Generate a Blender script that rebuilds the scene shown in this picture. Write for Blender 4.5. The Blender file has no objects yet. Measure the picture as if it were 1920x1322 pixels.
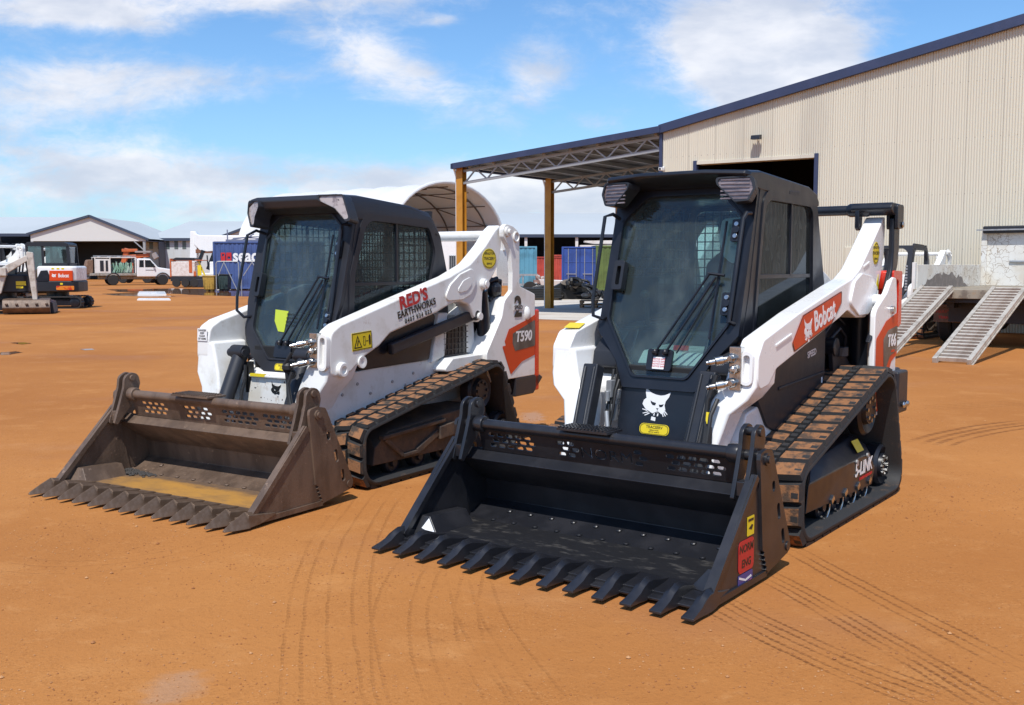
import bpy, bmesh, math, random
from mathutils import Vector, Matrix
random.seed(7)
R = math.radians
PI = math.pi
S = bpy.context.scene
COL = S.collection

# ------------------------------------------------------------------ camera, world, sun, exposure
F, PIT, H = 1939.5, R(4.8314), 1.511
cam = bpy.data.cameras.new('camera'); camo = bpy.data.objects.new('camera', cam); COL.objects.link(camo)
camo.location = (0, 0, H); camo.rotation_euler = (R(90) - PIT, 0, 0)
cam.sensor_width = 36; cam.lens = 36 * F / 1920; cam.clip_start = .05; cam.clip_end = 3000
S.camera = camo
SUN_EL, SUN_AZ = R(58), R(194)          # azimuth measured from +Y towards +X
W = bpy.data.worlds.new("World"); S.world = W; W.use_nodes = True
SKY_STRENGTH, SUN_STRENGTH, EXPOSURE = .12, 4.0, .2
S.view_settings.view_transform = 'Standard'; S.view_settings.look = 'None'
S.view_settings.exposure = EXPOSURE; S.view_settings.gamma = 1; S.view_settings.use_curve_mapping = False
sd = bpy.data.lights.new('sun', 'SUN'); sd.energy = SUN_STRENGTH; sd.angle = R(.53); sd.color = (1, .965, .91)
so = bpy.data.objects.new('sun', sd); COL.objects.link(so); so.location = (0, 0, 40)
sdir = Vector((math.cos(SUN_EL) * math.sin(SUN_AZ), math.cos(SUN_EL) * math.cos(SUN_AZ), math.sin(SUN_EL)))
so.rotation_euler = sdir.to_track_quat('Z', 'Y').to_euler()

class NT:
    """small node tree helper"""
    def __init__(s, tree): s.t = tree; s.n = tree.nodes; s.l = tree.links
    def node(s, typ, ins=None, **kw):
        n = s.n.new(typ)
        for k, v in kw.items(): setattr(n, k, v)
        for k, v in (ins or {}).items(): s.set(n, k, v)
        return n
    def set(s, n, k, v):
        i = n.inputs[k]
        if hasattr(v, 'bl_idname') and not isinstance(v, bpy.types.NodeSocket): v = v.outputs[0]
        if isinstance(v, bpy.types.NodeSocket): s.l.new(v, i)
        else:
            if i.type == 'RGBA' and len(v) == 3: v = (*v, 1)
            i.default_value = v
    def math(s, op, a, b=0.0, c=None, clamp=False):
        n = s.node('ShaderNodeMath', operation=op, use_clamp=clamp); s.set(n, 0, a); s.set(n, 1, b)
        if c is not None: s.set(n, 2, c)
        return n.outputs[0]
    def vm(s, op, a, b=None, out=0):
        n = s.node('ShaderNodeVectorMath', operation=op); s.set(n, 0, a)
        if b is not None: s.set(n, 'Scale' if op == 'SCALE' else 1, b)
        return n.outputs[out]
    def noise(s, vec, scale, detail=3, rough=.55, dim='3D'):
        n = s.node('ShaderNodeTexNoise', {'Vector': vec, 'Scale': scale, 'Detail': detail, 'Roughness': rough})
        return n.outputs['Fac']
    def ramp(s, fac, lo, hi, smooth=True):
        n = s.node('ShaderNodeMapRange', {'Value': fac, 'From Min': lo, 'From Max': hi})
        n.interpolation_type = 'SMOOTHSTEP' if smooth else 'LINEAR'
        return n.outputs[0]
    def mix(s, fac, a, b):
        n = s.node('ShaderNodeMix', data_type='RGBA'); s.set(n, 0, fac); s.set(n, 6, a); s.set(n, 7, b)
        return n.outputs[2]

def dir_of(px, py):
    """unit world direction of a point of the sky seen in the photograph"""
    u = (px - 960) / F; v = -(py - 661) / F; c, s = math.cos(PIT), math.sin(PIT)
    return Vector((u, c + v * s, -s + v * c)).normalized()

# sky: Nishita, with banks of cloud placed by direction
w = NT(W.node_tree); w.n.clear()
sky = w.node('ShaderNodeTexSky', sky_type='NISHITA', sun_disc=False, sun_elevation=SUN_EL, sun_rotation=SUN_AZ,
             altitude=0, air_density=1.0, dust_density=.35, ozone_density=3.2)
tc = w.node('ShaderNodeTexCoord')
D = w.vm('NORMALIZE', tc.outputs['Generated'])
sep = w.node('ShaderNodeSeparateXYZ', {0: D}); z = sep.outputs[2]
zz = w.math('MAXIMUM', z, .0)
dx = w.math('DIVIDE', sep.outputs[0], w.math('ADD', w.math('ABSOLUTE', sep.outputs[1]), .02)); dz = w.math('DIVIDE', zz, w.math('ADD', w.math('ABSOLUTE', sep.outputs[1]), .02))
flat = w.node('ShaderNodeCombineXYZ', {0: dx, 1: dz, 2: w.math('MULTIPLY', sep.outputs[1], .7)}).outputs[0]
st = w.vm('MULTIPLY', flat, (1, 2.6, 1))
warp = w.vm('SCALE', w.node('ShaderNodeTexNoise', {'Vector': flat, 'Scale': 9.0, 'Detail': 4.0}).outputs['Color'], .07); st = w.vm('ADD', st, warp)
n_big = w.noise(st, 9, 9, .62); n_fine = w.noise(w.vm('ADD', w.vm('MULTIPLY', flat, (1, 1.7, 1)), warp), 34, 8, .66)
cov = 0.0
# (centre px, centre py, half width px, half height px, tilt, weight)
for cx, cy, ax, ay, tl, wt in [(200, 165, 300, 46, 0, .85), (110, 25, 240, 60, 0, .7), (270, 50, 120, 22, 5, .45), (560, 6, 330, 34, 0, .7), (715, 130, 190, 52, 24, .8),
                               (1000, 160, 70, 78, 70, .55), (1470, 100, 165, 125, 10, 1.15), (1380, 130, 120, 110, 0, .7), (120, 290, 320, 80, 3, .5), (600, 345, 700, 48, 2, .42),
                               (300, 390, 700, 70, 0, .42), (1060, 370, 260, 62, 0, .8), (1130, 235, 70, 30, 0, .45), (820, 46, 60, 14, 0, .5), (1240, 60, 240, 90, 10, .35)]:
    d0 = dir_of(cx, cy); ux = d0.x / d0.y; uz = d0.z / d0.y
    a = R(-tl)
    px = w.math('SUBTRACT', dx, ux); pz = w.math('SUBTRACT', dz, uz)
    qx = w.math('ADD', w.math('MULTIPLY', px, math.cos(a) * F / ax), w.math('MULTIPLY', pz, math.sin(a) * F / ax))
    qz = w.math('ADD', w.math('MULTIPLY', px, -math.sin(a) * F / ay), w.math('MULTIPLY', pz, math.cos(a) * F / ay))
    d2 = w.math('ADD', w.math('MULTIPLY', qx, qx), w.math('MULTIPLY', qz, qz))
    g = w.math('MULTIPLY', w.math('POWER', 2.718, w.math('MULTIPLY', d2, -1.0)), wt)
    cov = w.math('ADD', cov, g)
front = w.math('GREATER_THAN', sep.outputs[1], 0.02)
cov = w.math('MULTIPLY', cov, front)
# loose cloud elsewhere in the sky (behind and above the camera)
cov = w.math('ADD', cov, w.math('MULTIPLY', w.math('SUBTRACT', 1.0, front), .35))
nn = w.math('ADD', w.math('MULTIPLY', w.math('SUBTRACT', n_big, .5), 2.6), w.math('MULTIPLY', w.math('SUBTRACT', n_fine, .5), 1.3))
cl = w.ramp(w.math('ADD', w.math('MULTIPLY', cov, 1.25), w.math('MULTIPLY', nn, w.math('ADD', w.math('MULTIPLY', cov, .5), .35))), .22, 1.12)
cl = w.math('MULTIPLY', cl, .90)
shade = w.ramp(w.noise(w.vm('ADD', st, (0, -.05, 3)), 9, 5, .55), .3, .72)
ccol = w.mix(shade, (4.6, 5.0, 5.9), (7.2, 7.2, 7.5))
hz = w.math('POWER', w.math('SUBTRACT', 1.0, w.math('MINIMUM', w.math('MULTIPLY', zz, 2.9), 1.0)), 2.2)
skyc = w.mix(1.0, sky.outputs[0], (1, 1, 1))
skyt = w.node('ShaderNodeMix', data_type='RGBA', blend_type='MULTIPLY'); w.set(skyt, 0, 1.0); w.set(skyt, 6, sky.outputs[0]); w.set(skyt, 7, (.72, .98, 1.19))
skyh = w.mix(w.math('MULTIPLY', hz, .30), skyt.outputs[2], (3.6, 4.9, 6.4))
out = w.mix(cl, skyh, ccol)
bg = w.node('ShaderNodeBackground', {'Color': out, 'Strength': SKY_STRENGTH})
w.l.new(bg.outputs[0], w.node('ShaderNodeOutputWorld').inputs[0])

# ------------------------------------------------------------------ mesh helpers
class MB:
    def __init__(s): s.v = []; s.f = []; s.m = []
    def add(s, vs, fs, mi=0, M=None):
        o = len(s.v)
        s.v += [tuple(M @ Vector(p)) if M else tuple(p) for p in vs]
        s.f += [tuple(i + o for i in f) for f in fs]; s.m += [mi] * len(fs)
        return s
    def box(s, x0, x1, y0, y1, z0, z1, mi=0, M=None):
        vs = [(x, y, z) for x in (x0, x1) for y in (y0, y1) for z in (z0, z1)]
        return s.add(vs, [(0, 1, 3, 2), (4, 6, 7, 5), (0, 4, 5, 1), (2, 3, 7, 6), (0, 2, 6, 4), (1, 5, 7, 3)], mi, M)
    def bar(s, p0, p1, w_, h_, up=(0, 0, 1), mi=0):
        """rectangular bar from p0 to p1"""
        p0 = Vector(p0); p1 = Vector(p1); d = (p1 - p0); L = d.length; d.normalize()
        u = Vector(up); sx = d.cross(u)
        if sx.length < 1e-4: sx = d.cross(Vector((0, 1, 0)))
        sx.normalize(); uz = sx.cross(d)
        M = Matrix((sx, d, uz)).transposed().to_4x4(); M.translation = p0
        return s.box(-w_ / 2, w_ / 2, 0, L, -h_ / 2, h_ / 2, mi, M)
    def prism(s, pts, axis, a, b, mi=0, M=None):
        """polygon extruded along axis; pts are the two other coordinates in xyz order"""
        n = len(pts); f = {'x': lambda p, t: (t, p[0], p[1]), 'y': lambda p, t: (p[0], t, p[1]), 'z': lambda p, t: (p[0], p[1], t)}[axis]
        vs = [f(p, a) for p in pts] + [f(p, b) for p in pts]
        fs = [tuple(range(n)), tuple(range(n, 2 * n))[::-1]] + [(i, (i + 1) % n, n + (i + 1) % n, n + i) for i in range(n)]
        return s.add(vs, fs, mi, M)
    def loft(s, secs, cap=True, closed=True, mi=0, M=None):
        n = len(secs[0]); vs = [p for q in secs for p in q]; fs = []
        for k in range(len(secs) - 1):
            for i in range(n if closed else n - 1):
                j = (i + 1) % n; fs.append((k * n + i, k * n + j, (k + 1) * n + j, (k + 1) * n + i))
        if cap: fs += [tuple(range(n))[::-1], tuple(range((len(secs) - 1) * n, len(secs) * n))]
        return s.add(vs, fs, mi, M)
    def cyl(s, p0, p1, r0, r1=None, n=16, mi=0):
        return s.tube([p0, p1], [r0, r0 if r1 is None else r1], n, mi)
    def tube(s, path, r, n=10, mi=0, cap=True):
        path = [Vector(p) for p in path]; rs = r if isinstance(r, (list, tuple)) else [r] * len(path)
        secs = []; pu = None
        for i, p in enumerate(path):
            a = path[max(i - 1, 0)]; b = path[min(i + 1, len(path) - 1)]; d = (b - a).normalized()
            if pu is None:
                pu = d.cross(Vector((0, 0, 1)))
                if pu.length < 1e-3: pu = d.cross(Vector((1, 0, 0)))
            pu = (pu - d * pu.dot(d)).normalized(); pv = d.cross(pu)
            secs.append([tuple(p + (pu * math.cos(2 * PI * k / n) + pv * math.sin(2 * PI * k / n)) * rs[i]) for k in range(n)])
        return s.loft(secs, cap, True, mi)
    def lathe(s, prof, o, axis='x', n=24, mi=0):
        """prof: (radius, distance along axis)"""
        secs = []
        for r_, t in prof:
            q = []
            for k in range(n):
                c, sn = math.cos(2 * PI * k / n) * r_, math.sin(2 * PI * k / n) * r_
                q.append({'x': (o[0] + t, o[1] + c, o[2] + sn), 'y': (o[0] + c, o[1] + t, o[2] + sn), 'z': (o[0] + c, o[1] + sn, o[2] + t)}[axis])
            secs.append(q)
        return s.loft(secs, True, True, mi)
    def ball(s, c, r, n=10, sc=(1, 1, 1), mi=0):
        secs = []
        for i in range(n // 2 + 1):
            a = -PI / 2 + PI * i / (n // 2); rr = max(math.cos(a), .02)
            secs.append([(c[0] + sc[0] * r * rr * math.cos(2 * PI * k / n), c[1] + sc[1] * r * rr * math.sin(2 * PI * k / n), c[2] + sc[2] * r * math.sin(a)) for k in range(n)])
        return s.loft(secs, True, True, mi)
    def build(s, name, mat, parent=None, bevel=0, smooth=True, seg=2, ang=32):
        me = bpy.data.meshes.new(name)
        me.from_pydata(s.v, [], s.f)
        bm = bmesh.new(); bm.from_mesh(me)
        for f, mi in zip(bm.faces, s.m): f.material_index = mi
        bmesh.ops.remove_doubles(bm, verts=bm.verts, dist=1e-6)
        bmesh.ops.recalc_face_normals(bm, faces=bm.faces)
        bm.to_mesh(me); bm.free()
        for mm in (mat if isinstance(mat, (list, tuple)) else [mat]): me.materials.append(mm)
        if smooth:
            me.shade_smooth(); me.set_sharp_from_angle(angle=R(ang))
        o = bpy.data.objects.new(name, me); COL.objects.link(o)
        if parent: o.parent = parent
        if bevel:
            b = o.modifiers.new('bevel', 'BEVEL'); b.width = bevel; b.segments = seg; b.limit_method = 'ANGLE'; b.angle_limit = R(35); b.harden_normals = True
        return o

def fill2d(splines, th):
    """flat plate with holes, or nested outlines: verts and faces in (u, v, w), w from 0 to th"""
    cu = bpy.data.curves.new('tmp', 'CURVE'); cu.dimensions = '2D'; cu.fill_mode = 'BOTH'; cu.extrude = th / 2
    for pts in splines:
        sp = cu.splines.new('POLY'); sp.points.add(len(pts) - 1); sp.use_cyclic_u = True
        for i, p in enumerate(pts): sp.points[i].co = (p[0], p[1], 0, 1)
    return _mesh_of(cu, th)
def _mesh_of(cu, th):
    o = bpy.data.objects.new('tmp', cu); me = bpy.data.meshes.new_from_object(o)
    vs = [(v.co.x, v.co.y, v.co.z + th / 2) for v in me.vertices]; fs = [tuple(p.vertices) for p in me.polygons]
    bpy.data.objects.remove(o); bpy.data.curves.remove(cu); bpy.data.meshes.remove(me)
    return vs, fs
def text2d(body, size, th=.003, bold=0.0, shear=0.0, align='CENTER', wide=1.0, spacing=1.0):
    cu = bpy.data.curves.new('tmp', 'FONT'); cu.body = body; cu.size = size; cu.extrude = th / 2; cu.offset = bold * size; cu.shear = shear
    cu.align_x = align; cu.align_y = 'CENTER'; cu.space_character = spacing; cu.resolution_u = 3
    vs, fs = _mesh_of(cu, th)
    return [(a * wide, b, c) for a, b, c in vs], fs
def frame(o, u, v):
    """matrix of a plane: origin o, u to the right, v up (made square to u)"""
    u = Vector(u).normalized(); v = Vector(v); v = (v - u * v.dot(u)).normalized(); n = u.cross(v)
    M = Matrix((u, v, n)).transposed().to_4x4(); M.translation = Vector(o); return M
def rrect(x0, x1, y0, y1, r, n=4):
    p = []
    for cx, cy, a0 in ((x1 - r, y1 - r, 0), (x0 + r, y1 - r, 90), (x0 + r, y0 + r, 180), (x1 - r, y0 + r, 270)):
        for k in range(n + 1):
            a = R(a0 + 90 * k / n); p.append((cx + r * math.cos(a), cy + r * math.sin(a)))
    return p
def fillet(pts, rs, n=6):
    """round the corners of a closed polygon"""
    out = []; N = len(pts); rs = rs if isinstance(rs, (list, tuple)) else [rs] * N
    for i in range(N):
        p0, p, p1 = Vector(pts[i - 1]), Vector(pts[i]), Vector(pts[(i + 1) % N]); r = rs[i]
        a = (p0 - p); b = (p1 - p); la, lb = a.length, b.length; a.normalize(); b.normalize()
        th = math.acos(max(-1, min(1, a.dot(b))))
        if r <= 0 or th > PI - .02: out.append(tuple(p)); continue
        t = min(r / math.tan(th / 2), la * .49, lb * .49); r2 = t * math.tan(th / 2)
        c = p + (a + b).normalized() * (r2 / math.sin(th / 2)); s_, e = p + a * t - c, p + b * t - c
        a0 = math.atan2(s_.y, s_.x); a1 = math.atan2(e.y, e.x); da = (a1 - a0 + PI) % (2 * PI) - PI
        for k in range(n + 1):
            q = a0 + da * k / n; out.append((c.x + r2 * math.cos(q), c.y + r2 * math.sin(q)))
    return out

def tag(o, label=None, cat=None, group=None, kind=None):
    if label: o['label'] = label
    if cat: o['category'] = cat
    if group: o['group'] = group
    if kind: o['kind'] = kind
    return o
def empty(name, loc=(0, 0, 0), rz=0, **kw):
    o = bpy.data.objects.new(name, None); COL.objects.link(o); o.location = loc; o.rotation_euler = (0, 0, rz); o.empty_display_size = .2
    return tag(o, **kw)
def copy_tree(o, parent=None):
    c = o.copy(); COL.objects.link(c)
    if parent: c.parent = parent
    for ch in list(o.children): copy_tree(ch, c)
    return c
def at(px, py, dist):
    """world point seen at pixel px, py at depth dist (only used to work out where far things stand)"""
    d = dir_of(px, py); return Vector((0, 0, H)) + d * (dist / d.y)
def gnd(px, py):
    d = dir_of(px, py); return Vector((0, 0, H)) + d * (-H / d.z)

# ------------------------------------------------------------------ materials
def mat(name, col, rough=.5, metal=0.0, col2=None, scale=6, lo=.45, hi=.65, bump=0.0, bscale=60, dirt=0.0, dcol=(.30, .13, .05), dscale=5,
        coat=0.0, spec=.5, chips=0.0, chipcol=(.05, .035, .03), rvar=.12, stretch=(1, 1, 1)):
    m = bpy.data.materials.new(name); m.use_nodes = True; t = NT(m.node_tree); b = t.n['Principled BSDF']
    oc = t.node('ShaderNodeTexCoord').outputs['Object']; vec = t.vm('MULTIPLY', oc, stretch)
    n1 = t.noise(vec, scale, 5, .6)
    c = col
    if col2 is not None: c = t.mix(t.ramp(n1, lo, hi), col, col2)
    rr = t.math('ADD', rough, t.math('MULTIPLY', t.math('SUBTRACT', t.noise(vec, scale * 2.3, 4), .5), rvar * 2), clamp=True)
    if dirt:
        nd = t.math('ADD', t.noise(oc, dscale, 6, .65), t.math('MULTIPLY', t.math('SUBTRACT', t.noise(oc, dscale * 9, 3), .5), .35))
        dm = t.math('MULTIPLY', t.ramp(nd, .66 - dirt * .4, .84 - dirt * .25), min(1, .45 + dirt * .5))
        c = t.mix(dm, c, dcol); rr = t.math('ADD', rr, t.math('MULTIPLY', dm, .35), clamp=True)
    if chips:
        cm = t.ramp(t.math('ADD', t.noise(oc, 34, 3, .5), t.math('MULTIPLY', t.noise(oc, 3, 2), .35)), .9 - chips, .92 - chips)
        c = t.mix(cm, c, chipcol)
    t.set(b, 'Base Color', c); t.set(b, 'Roughness', rr); t.set(b, 'Metallic', metal); t.set(b, 'Coat Weight', coat); t.set(b, 'Specular IOR Level', spec)
    if bump:
        h = t.noise(oc, bscale, 4, .6)
        t.set(b, 'Normal', t.node('ShaderNodeBump', {'Strength': bump, 'Distance': .01, 'Height': h}))
    return m
M = {}
M['white'] = mat('white_paint', (.82, .82, .81), .28, coat=.3, col2=(.80, .795, .785), scale=3)
M['white_worn'] = mat('worn_white_paint', (.78, .775, .75), .4, col2=(.68, .66, .61), scale=6, lo=.5, hi=.7, dirt=.17, dcol=(.45, .35, .26), dscale=7)
M['black'] = mat('black_paint', (.009, .011, .017), .36, coat=.05, spec=.45, col2=(.014, .016, .023), scale=5, bump=.03, bscale=160)
M['bucket_black'] = mat('black_bucket_paint', (.013, .0135, .017), .36, coat=.12, col2=(.022, .022, .026), scale=4, bump=.05, bscale=110)
M['plastic'] = mat('black_plastic', (.015, .017, .023), .45, bump=.08, bscale=300)
M['plastic_dusty'] = mat('dusty_black_plastic', (.018, .019, .025), .48, bump=.08, bscale=260, dirt=.08, dcol=(.07, .055, .05))
M['dark'] = mat('dark_interior', (.012, .012, .013), .7)
M['rubber'] = mat('track_rubber', (.022, .022, .023), .72, bump=.25, bscale=120, dirt=.26, dcol=(.13, .072, .038), dscale=11)
M['mud'] = mat('dried_mud', (.26, .115, .046), .9, col2=(.075, .046, .030), scale=17, lo=.42, hi=.62, bump=.5, bscale=90)
M['mud_worn'] = mat('worn_mud', (.27, .125, .055), .9, col2=(.055, .04, .03), scale=13, lo=.45, hi=.62, bump=.5, bscale=90)
M['steel_brown'] = mat('weathered_brown_steel', (.105, .070, .050), .5, metal=.2, col2=(.165, .112, .080), scale=7, lo=.38, hi=.62, bump=.25, bscale=70, dirt=.2, dcol=(.20, .125, .078), dscale=5, stretch=(1, 1, .35), chips=.03, chipcol=(.25, .17, .12))
M['steel_tooth'] = mat('worn_tooth_steel', (.15, .098, .064), .45, metal=.45, col2=(.20, .14, .10), scale=14, bump=.12, bscale=90)
M['chrome'] = mat('zinc_plated_steel', (.55, .55, .54), .28, metal=1.0, col2=(.35, .34, .33), scale=30)
M['galv'] = mat('galvanised_steel', (.42, .43, .44), .5, metal=.55, col2=(.34, .35, .36), scale=9)
M['red'] = mat('red_lamp_plastic', (.62, .035, .015), .25, coat=.4)
M['orange'] = mat('orange_red_vinyl', (.60, .060, .010), .45, spec=.3)
M['grey_vinyl'] = mat('grey_vinyl', (.05, .047, .045), .35, col2=(.16, .15, .14), scale=2.5)
M['yellow'] = mat('yellow_vinyl', (.75, .58, .02), .4)
M['lime'] = mat('lime_sticker', (.45, .55, .04), .5)
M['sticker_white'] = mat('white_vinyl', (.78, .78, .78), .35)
M['text_black'] = mat('black_vinyl', (.012, .012, .012), .4)
M['text_red'] = mat('red_vinyl', (.50, .02, .025), .4)
M['green'] = mat('green_vinyl', (.02, .16, .09), .4)
M['lens'] = mat('lamp_reflector', (.46, .39, .36), .2, metal=.15, col2=(.24, .19, .18), scale=22, coat=.5)
M['lens_dark'] = mat('smoked_lamp_lens', (.12, .09, .09), .15, coat=.6, col2=(.26, .21, .21), scale=40, stretch=(.2, .2, 3))
M['seat'] = mat('dark_grey_vinyl', (.03, .032, .036), .6, bump=.1)
M['pale_panel'] = mat('pale_blue_panel', (.55, .70, .72), .4)
M['hose'] = mat('black_hose', (.012, .012, .013), .55)
M['yellowmud'] = mat('yellow_worn_bucket_floor', (.14, .090, .058), .55, col2=(.19, .115, .06), scale=9, bump=.1, bscale=60)
def _stain(m):
    t = NT(m.node_tree); b = t.n['Principled BSDF']; old = b.inputs['Base Color'].links[0].from_socket
    oc = t.node('ShaderNodeTexCoord').outputs['Object']; s3 = t.node('ShaderNodeSeparateXYZ', {0: oc})
    e = t.math('ADD', t.math('POWER', t.math('DIVIDE', t.math('SUBTRACT', s3.outputs[0], .02), .80), 4.0), t.math('POWER', t.math('DIVIDE', t.math('SUBTRACT', s3.outputs[1], .30), .17), 4.0))
    nz = t.math('MULTIPLY', t.math('SUBTRACT', t.noise(t.vm('MULTIPLY', oc, (1, 2.4, 1)), 5, 6, .65), .5), 3.0)
    t.set(b, 'Base Color', t.mix(t.math('MULTIPLY', t.ramp(t.math('ADD', e, nz), 1.6, -.5), .85), old, (.52, .255, .045)))
_stain(M['yellowmud'])
M['scuffed'] = mat('scuffed_black_floor', (.014, .014, .016), .45, col2=(.07, .065, .06), scale=9, lo=.52, hi=.72, bump=.08, stretch=(1, 2.4, 1))

def glass(name, tint, gloss=.04, rough=.0, ior=1.5):
    m = bpy.data.materials.new(name); m.use_nodes = True; t = NT(m.node_tree); t.n.clear()
    tr = t.node('ShaderNodeBsdfTransparent', {'Color': tint}); gl = t.node('ShaderNodeBsdfGlossy', {'Color': (.72, .82, .92), 'Roughness': rough})
    oc = t.node('ShaderNodeTexCoord').outputs['Object']
    bp = t.node('ShaderNodeBump', {'Strength': .02, 'Distance': .02, 'Height': t.noise(oc, 3.5, 2)})
    lw = t.node('ShaderNodeLayerWeight', {'Blend': .5}).outputs['Facing']; fr = t.math('MULTIPLY', t.math('POWER', lw, 5.0), .8); t.set(gl, 'Normal', bp)
    mx = t.node('ShaderNodeMixShader'); t.set(mx, 0, t.math('ADD', fr, gloss, clamp=True)); t.l.new(tr.outputs[0], mx.inputs[1]); t.l.new(gl.outputs[0], mx.inputs[2])
    df = t.node('ShaderNodeBsdfDiffuse', {'Color': (.34, .40, .40)}); mx2 = t.node('ShaderNodeMixShader')
    t.set(mx2, 0, t.math('ADD', .045, t.math('MULTIPLY', t.ramp(t.noise(t.vm('MULTIPLY', oc, (1, 1, .5)), 5, 6, .65), .42, .8), .09)))
    t.l.new(mx.outputs[0], mx2.inputs[1]); t.l.new(df.outputs[0], mx2.inputs[2])
    t.l.new(mx2.outputs[0], t.node('ShaderNodeOutputMaterial').inputs[0]); return m
M['windscreen'] = glass('tinted_windscreen_glass', (.68, .80, .79), .04)
M['windscreen_clear'] = glass('pale_teal_windscreen_glass', (.72, .84, .82), .05)
M['side_glass'] = glass('dark_tinted_glass', (.34, .37, .38), .025)
M['side_glass_dark'] = glass('very_dark_glass', (.06, .065, .07), .02)
M['lens_clear'] = glass('clear_lens', (.85, .85, .85), .05)

# ------------------------------------------------------------------ compact track loaders
def arcpath(poly, step):
    """resample a closed polygon evenly; returns points, tangents"""
    pts = [Vector(p) for p in poly]; n = len(pts); L = [0]
    for i in range(n): L.append(L[-1] + (pts[(i + 1) % n] - pts[i]).length)
    tot = L[-1]; N = max(8, round(tot / step)); out = []; j = 0
    for k in range(N):
        s = tot * k / N
        while L[j + 1] < s: j += 1
        t = (s - L[j]) / max(L[j + 1] - L[j], 1e-9); a, b = pts[j], pts[(j + 1) % n]
        out.append(a.lerp(b, t))
    tan = [(out[(i + 1) % N] - out[i - 1]).normalized() for i in range(N)]
    return out, tan, tot

def outline_loops(body, size, bold=0.0, spacing=1.0):
    """outlines of a text as closed polygons (for letters cut through a plate)"""
    cu = bpy.data.curves.new('tmp', 'FONT'); cu.body = body; cu.size = size; cu.fill_mode = 'NONE'; cu.align_x = 'CENTER'; cu.align_y = 'CENTER'; cu.resolution_u = 3; cu.offset = bold * size; cu.space_character = spacing
    o = bpy.data.objects.new('tmp', cu); me = bpy.data.meshes.new_from_object(o)
    nb = {}
    for e in me.edges:
        a, b = e.vertices; nb.setdefault(a, []).append(b); nb.setdefault(b, []).append(a)
    seen = set(); loops = []
    for s in nb:
        if s in seen: continue
        lp = [s]; seen.add(s); cur = s
        while True:
            nx = [q for q in nb[cur] if q not in seen]
            if not nx: break
            cur = nx[0]; seen.add(cur); lp.append(cur)
        if len(lp) > 2: loops.append([(me.vertices[i].co.x, me.vertices[i].co.y) for i in lp])
    bpy.data.objects.remove(o); bpy.data.curves.remove(cu); bpy.data.meshes.remove(me)
    return loops

CAT_HEAD = [(818, 730), (836, 762), (868, 786), (905, 797), (945, 802), (975, 798), (1003, 786), (1025, 772), (1014, 808), (990, 842), (984, 872), (994, 903), (986, 926), (966, 936), (948, 924), (930, 908), (912, 926), (892, 936), (864, 922), (830, 905), (803, 872), (812, 842), (832, 826), (822, 790)]
CAT_HOLES = [[(866, 842), (884, 852), (914, 858), (908, 878), (886, 876), (872, 862)], [(936, 868), (956, 868), (978, 862), (968, 884), (944, 888)], [(916, 896), (940, 896), (929, 910)]]
CAT_BITS = [[(888, 958), (922, 964), (921, 990), (884, 985)], [(906, 930), (900, 950), (910, 952), (912, 932)], [(942, 932), (940, 952), (930, 954), (932, 934)],
            [(850, 914), (806, 906), (806, 912), (848, 922)], [(856, 924), (812, 938), (815, 943), (860, 931)], [(866, 932), (828, 952), (832, 957), (871, 938)],
            [(984, 914), (1012, 938), (1015, 934), (990, 908)], [(978, 924), (998, 950), (1003, 946), (985, 920)], [(970, 932), (980, 954), (986, 952), (977, 930)]]
def cat_logo(height, th=.0015, bits=True):
    sc = height / 260
    f = lambda pl: [((x - 914) * sc, -(y - 860) * sc) for x, y in pl]
    vs, fs = fill2d([f(CAT_HEAD)] + [f(h) for h in CAT_HOLES], th)
    if bits:
        for b in CAT_BITS:
            v2, f2 = fill2d([f(b)], th); o = len(vs); vs += v2; fs += [tuple(i + o for i in q) for q in f2]
    return vs, fs
def decal(name, mt, parent, fr, splines=None, txt=None, geo=None, th=.0015, lift=.001, **kw):
    mb = MB(); L = Matrix.Translation((0, 0, lift))
    if splines: mb.add(*fill2d(splines, th), M=fr @ L)
    if txt: mb.add(*text2d(txt, th=th, **kw), M=fr @ L)
    if geo: mb.add(*geo, M=fr @ L)
    return mb.build(name, mt, parent, smooth=False)
def sh(fr, x, y, z=0): return fr @ Matrix.Translation((x, y, z))

def oval_sign(parent, fr, w_, h_, line1, line2, line3, stadium=True):
    """yellow dealer badge with three lines of lettering"""
    sp = rrect(-w_ / 2, w_ / 2, -h_ / 2, h_ / 2, h_ * .42, 6) if stadium else [(w_ / 2 * math.cos(2 * PI * k / 32), h_ / 2 * math.sin(2 * PI * k / 32)) for k in range(32)]
    d = decal('sticker', M['yellow'], parent, fr, splines=[sp], th=.002)
    inn = [(x * .95, y * .9) for x, y in sp]; inn2 = [(x * .92, y * .85) for x, y in sp]
    decal('sticker_rim', M['text_black'], d, sh(fr, 0, 0, .003), splines=[inn, inn2], th=.0006)
    mb = MB()
    k = 0 if stadium else .0
    mb.add(*text2d(line1, h_ * (.36 if stadium else .15), .0006, bold=.02), M=sh(fr, .0, h_ * (.17 if stadium else .25), .003))
    mb.add(*text2d(line2, h_ * (.16 if stadium else .2), .0006, bold=.02), M=sh(fr, 0, -h_ * (.10 if stadium else .0), .003))
    mb.add(*text2d(line3, h_ * (.14 if stadium else .13), .0006, bold=.02), M=sh(fr, 0, -h_ * (.28 if stadium else .25), .003))
    mb.build('lettering', M['text_black'], d, smooth=False)
    return d

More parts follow.
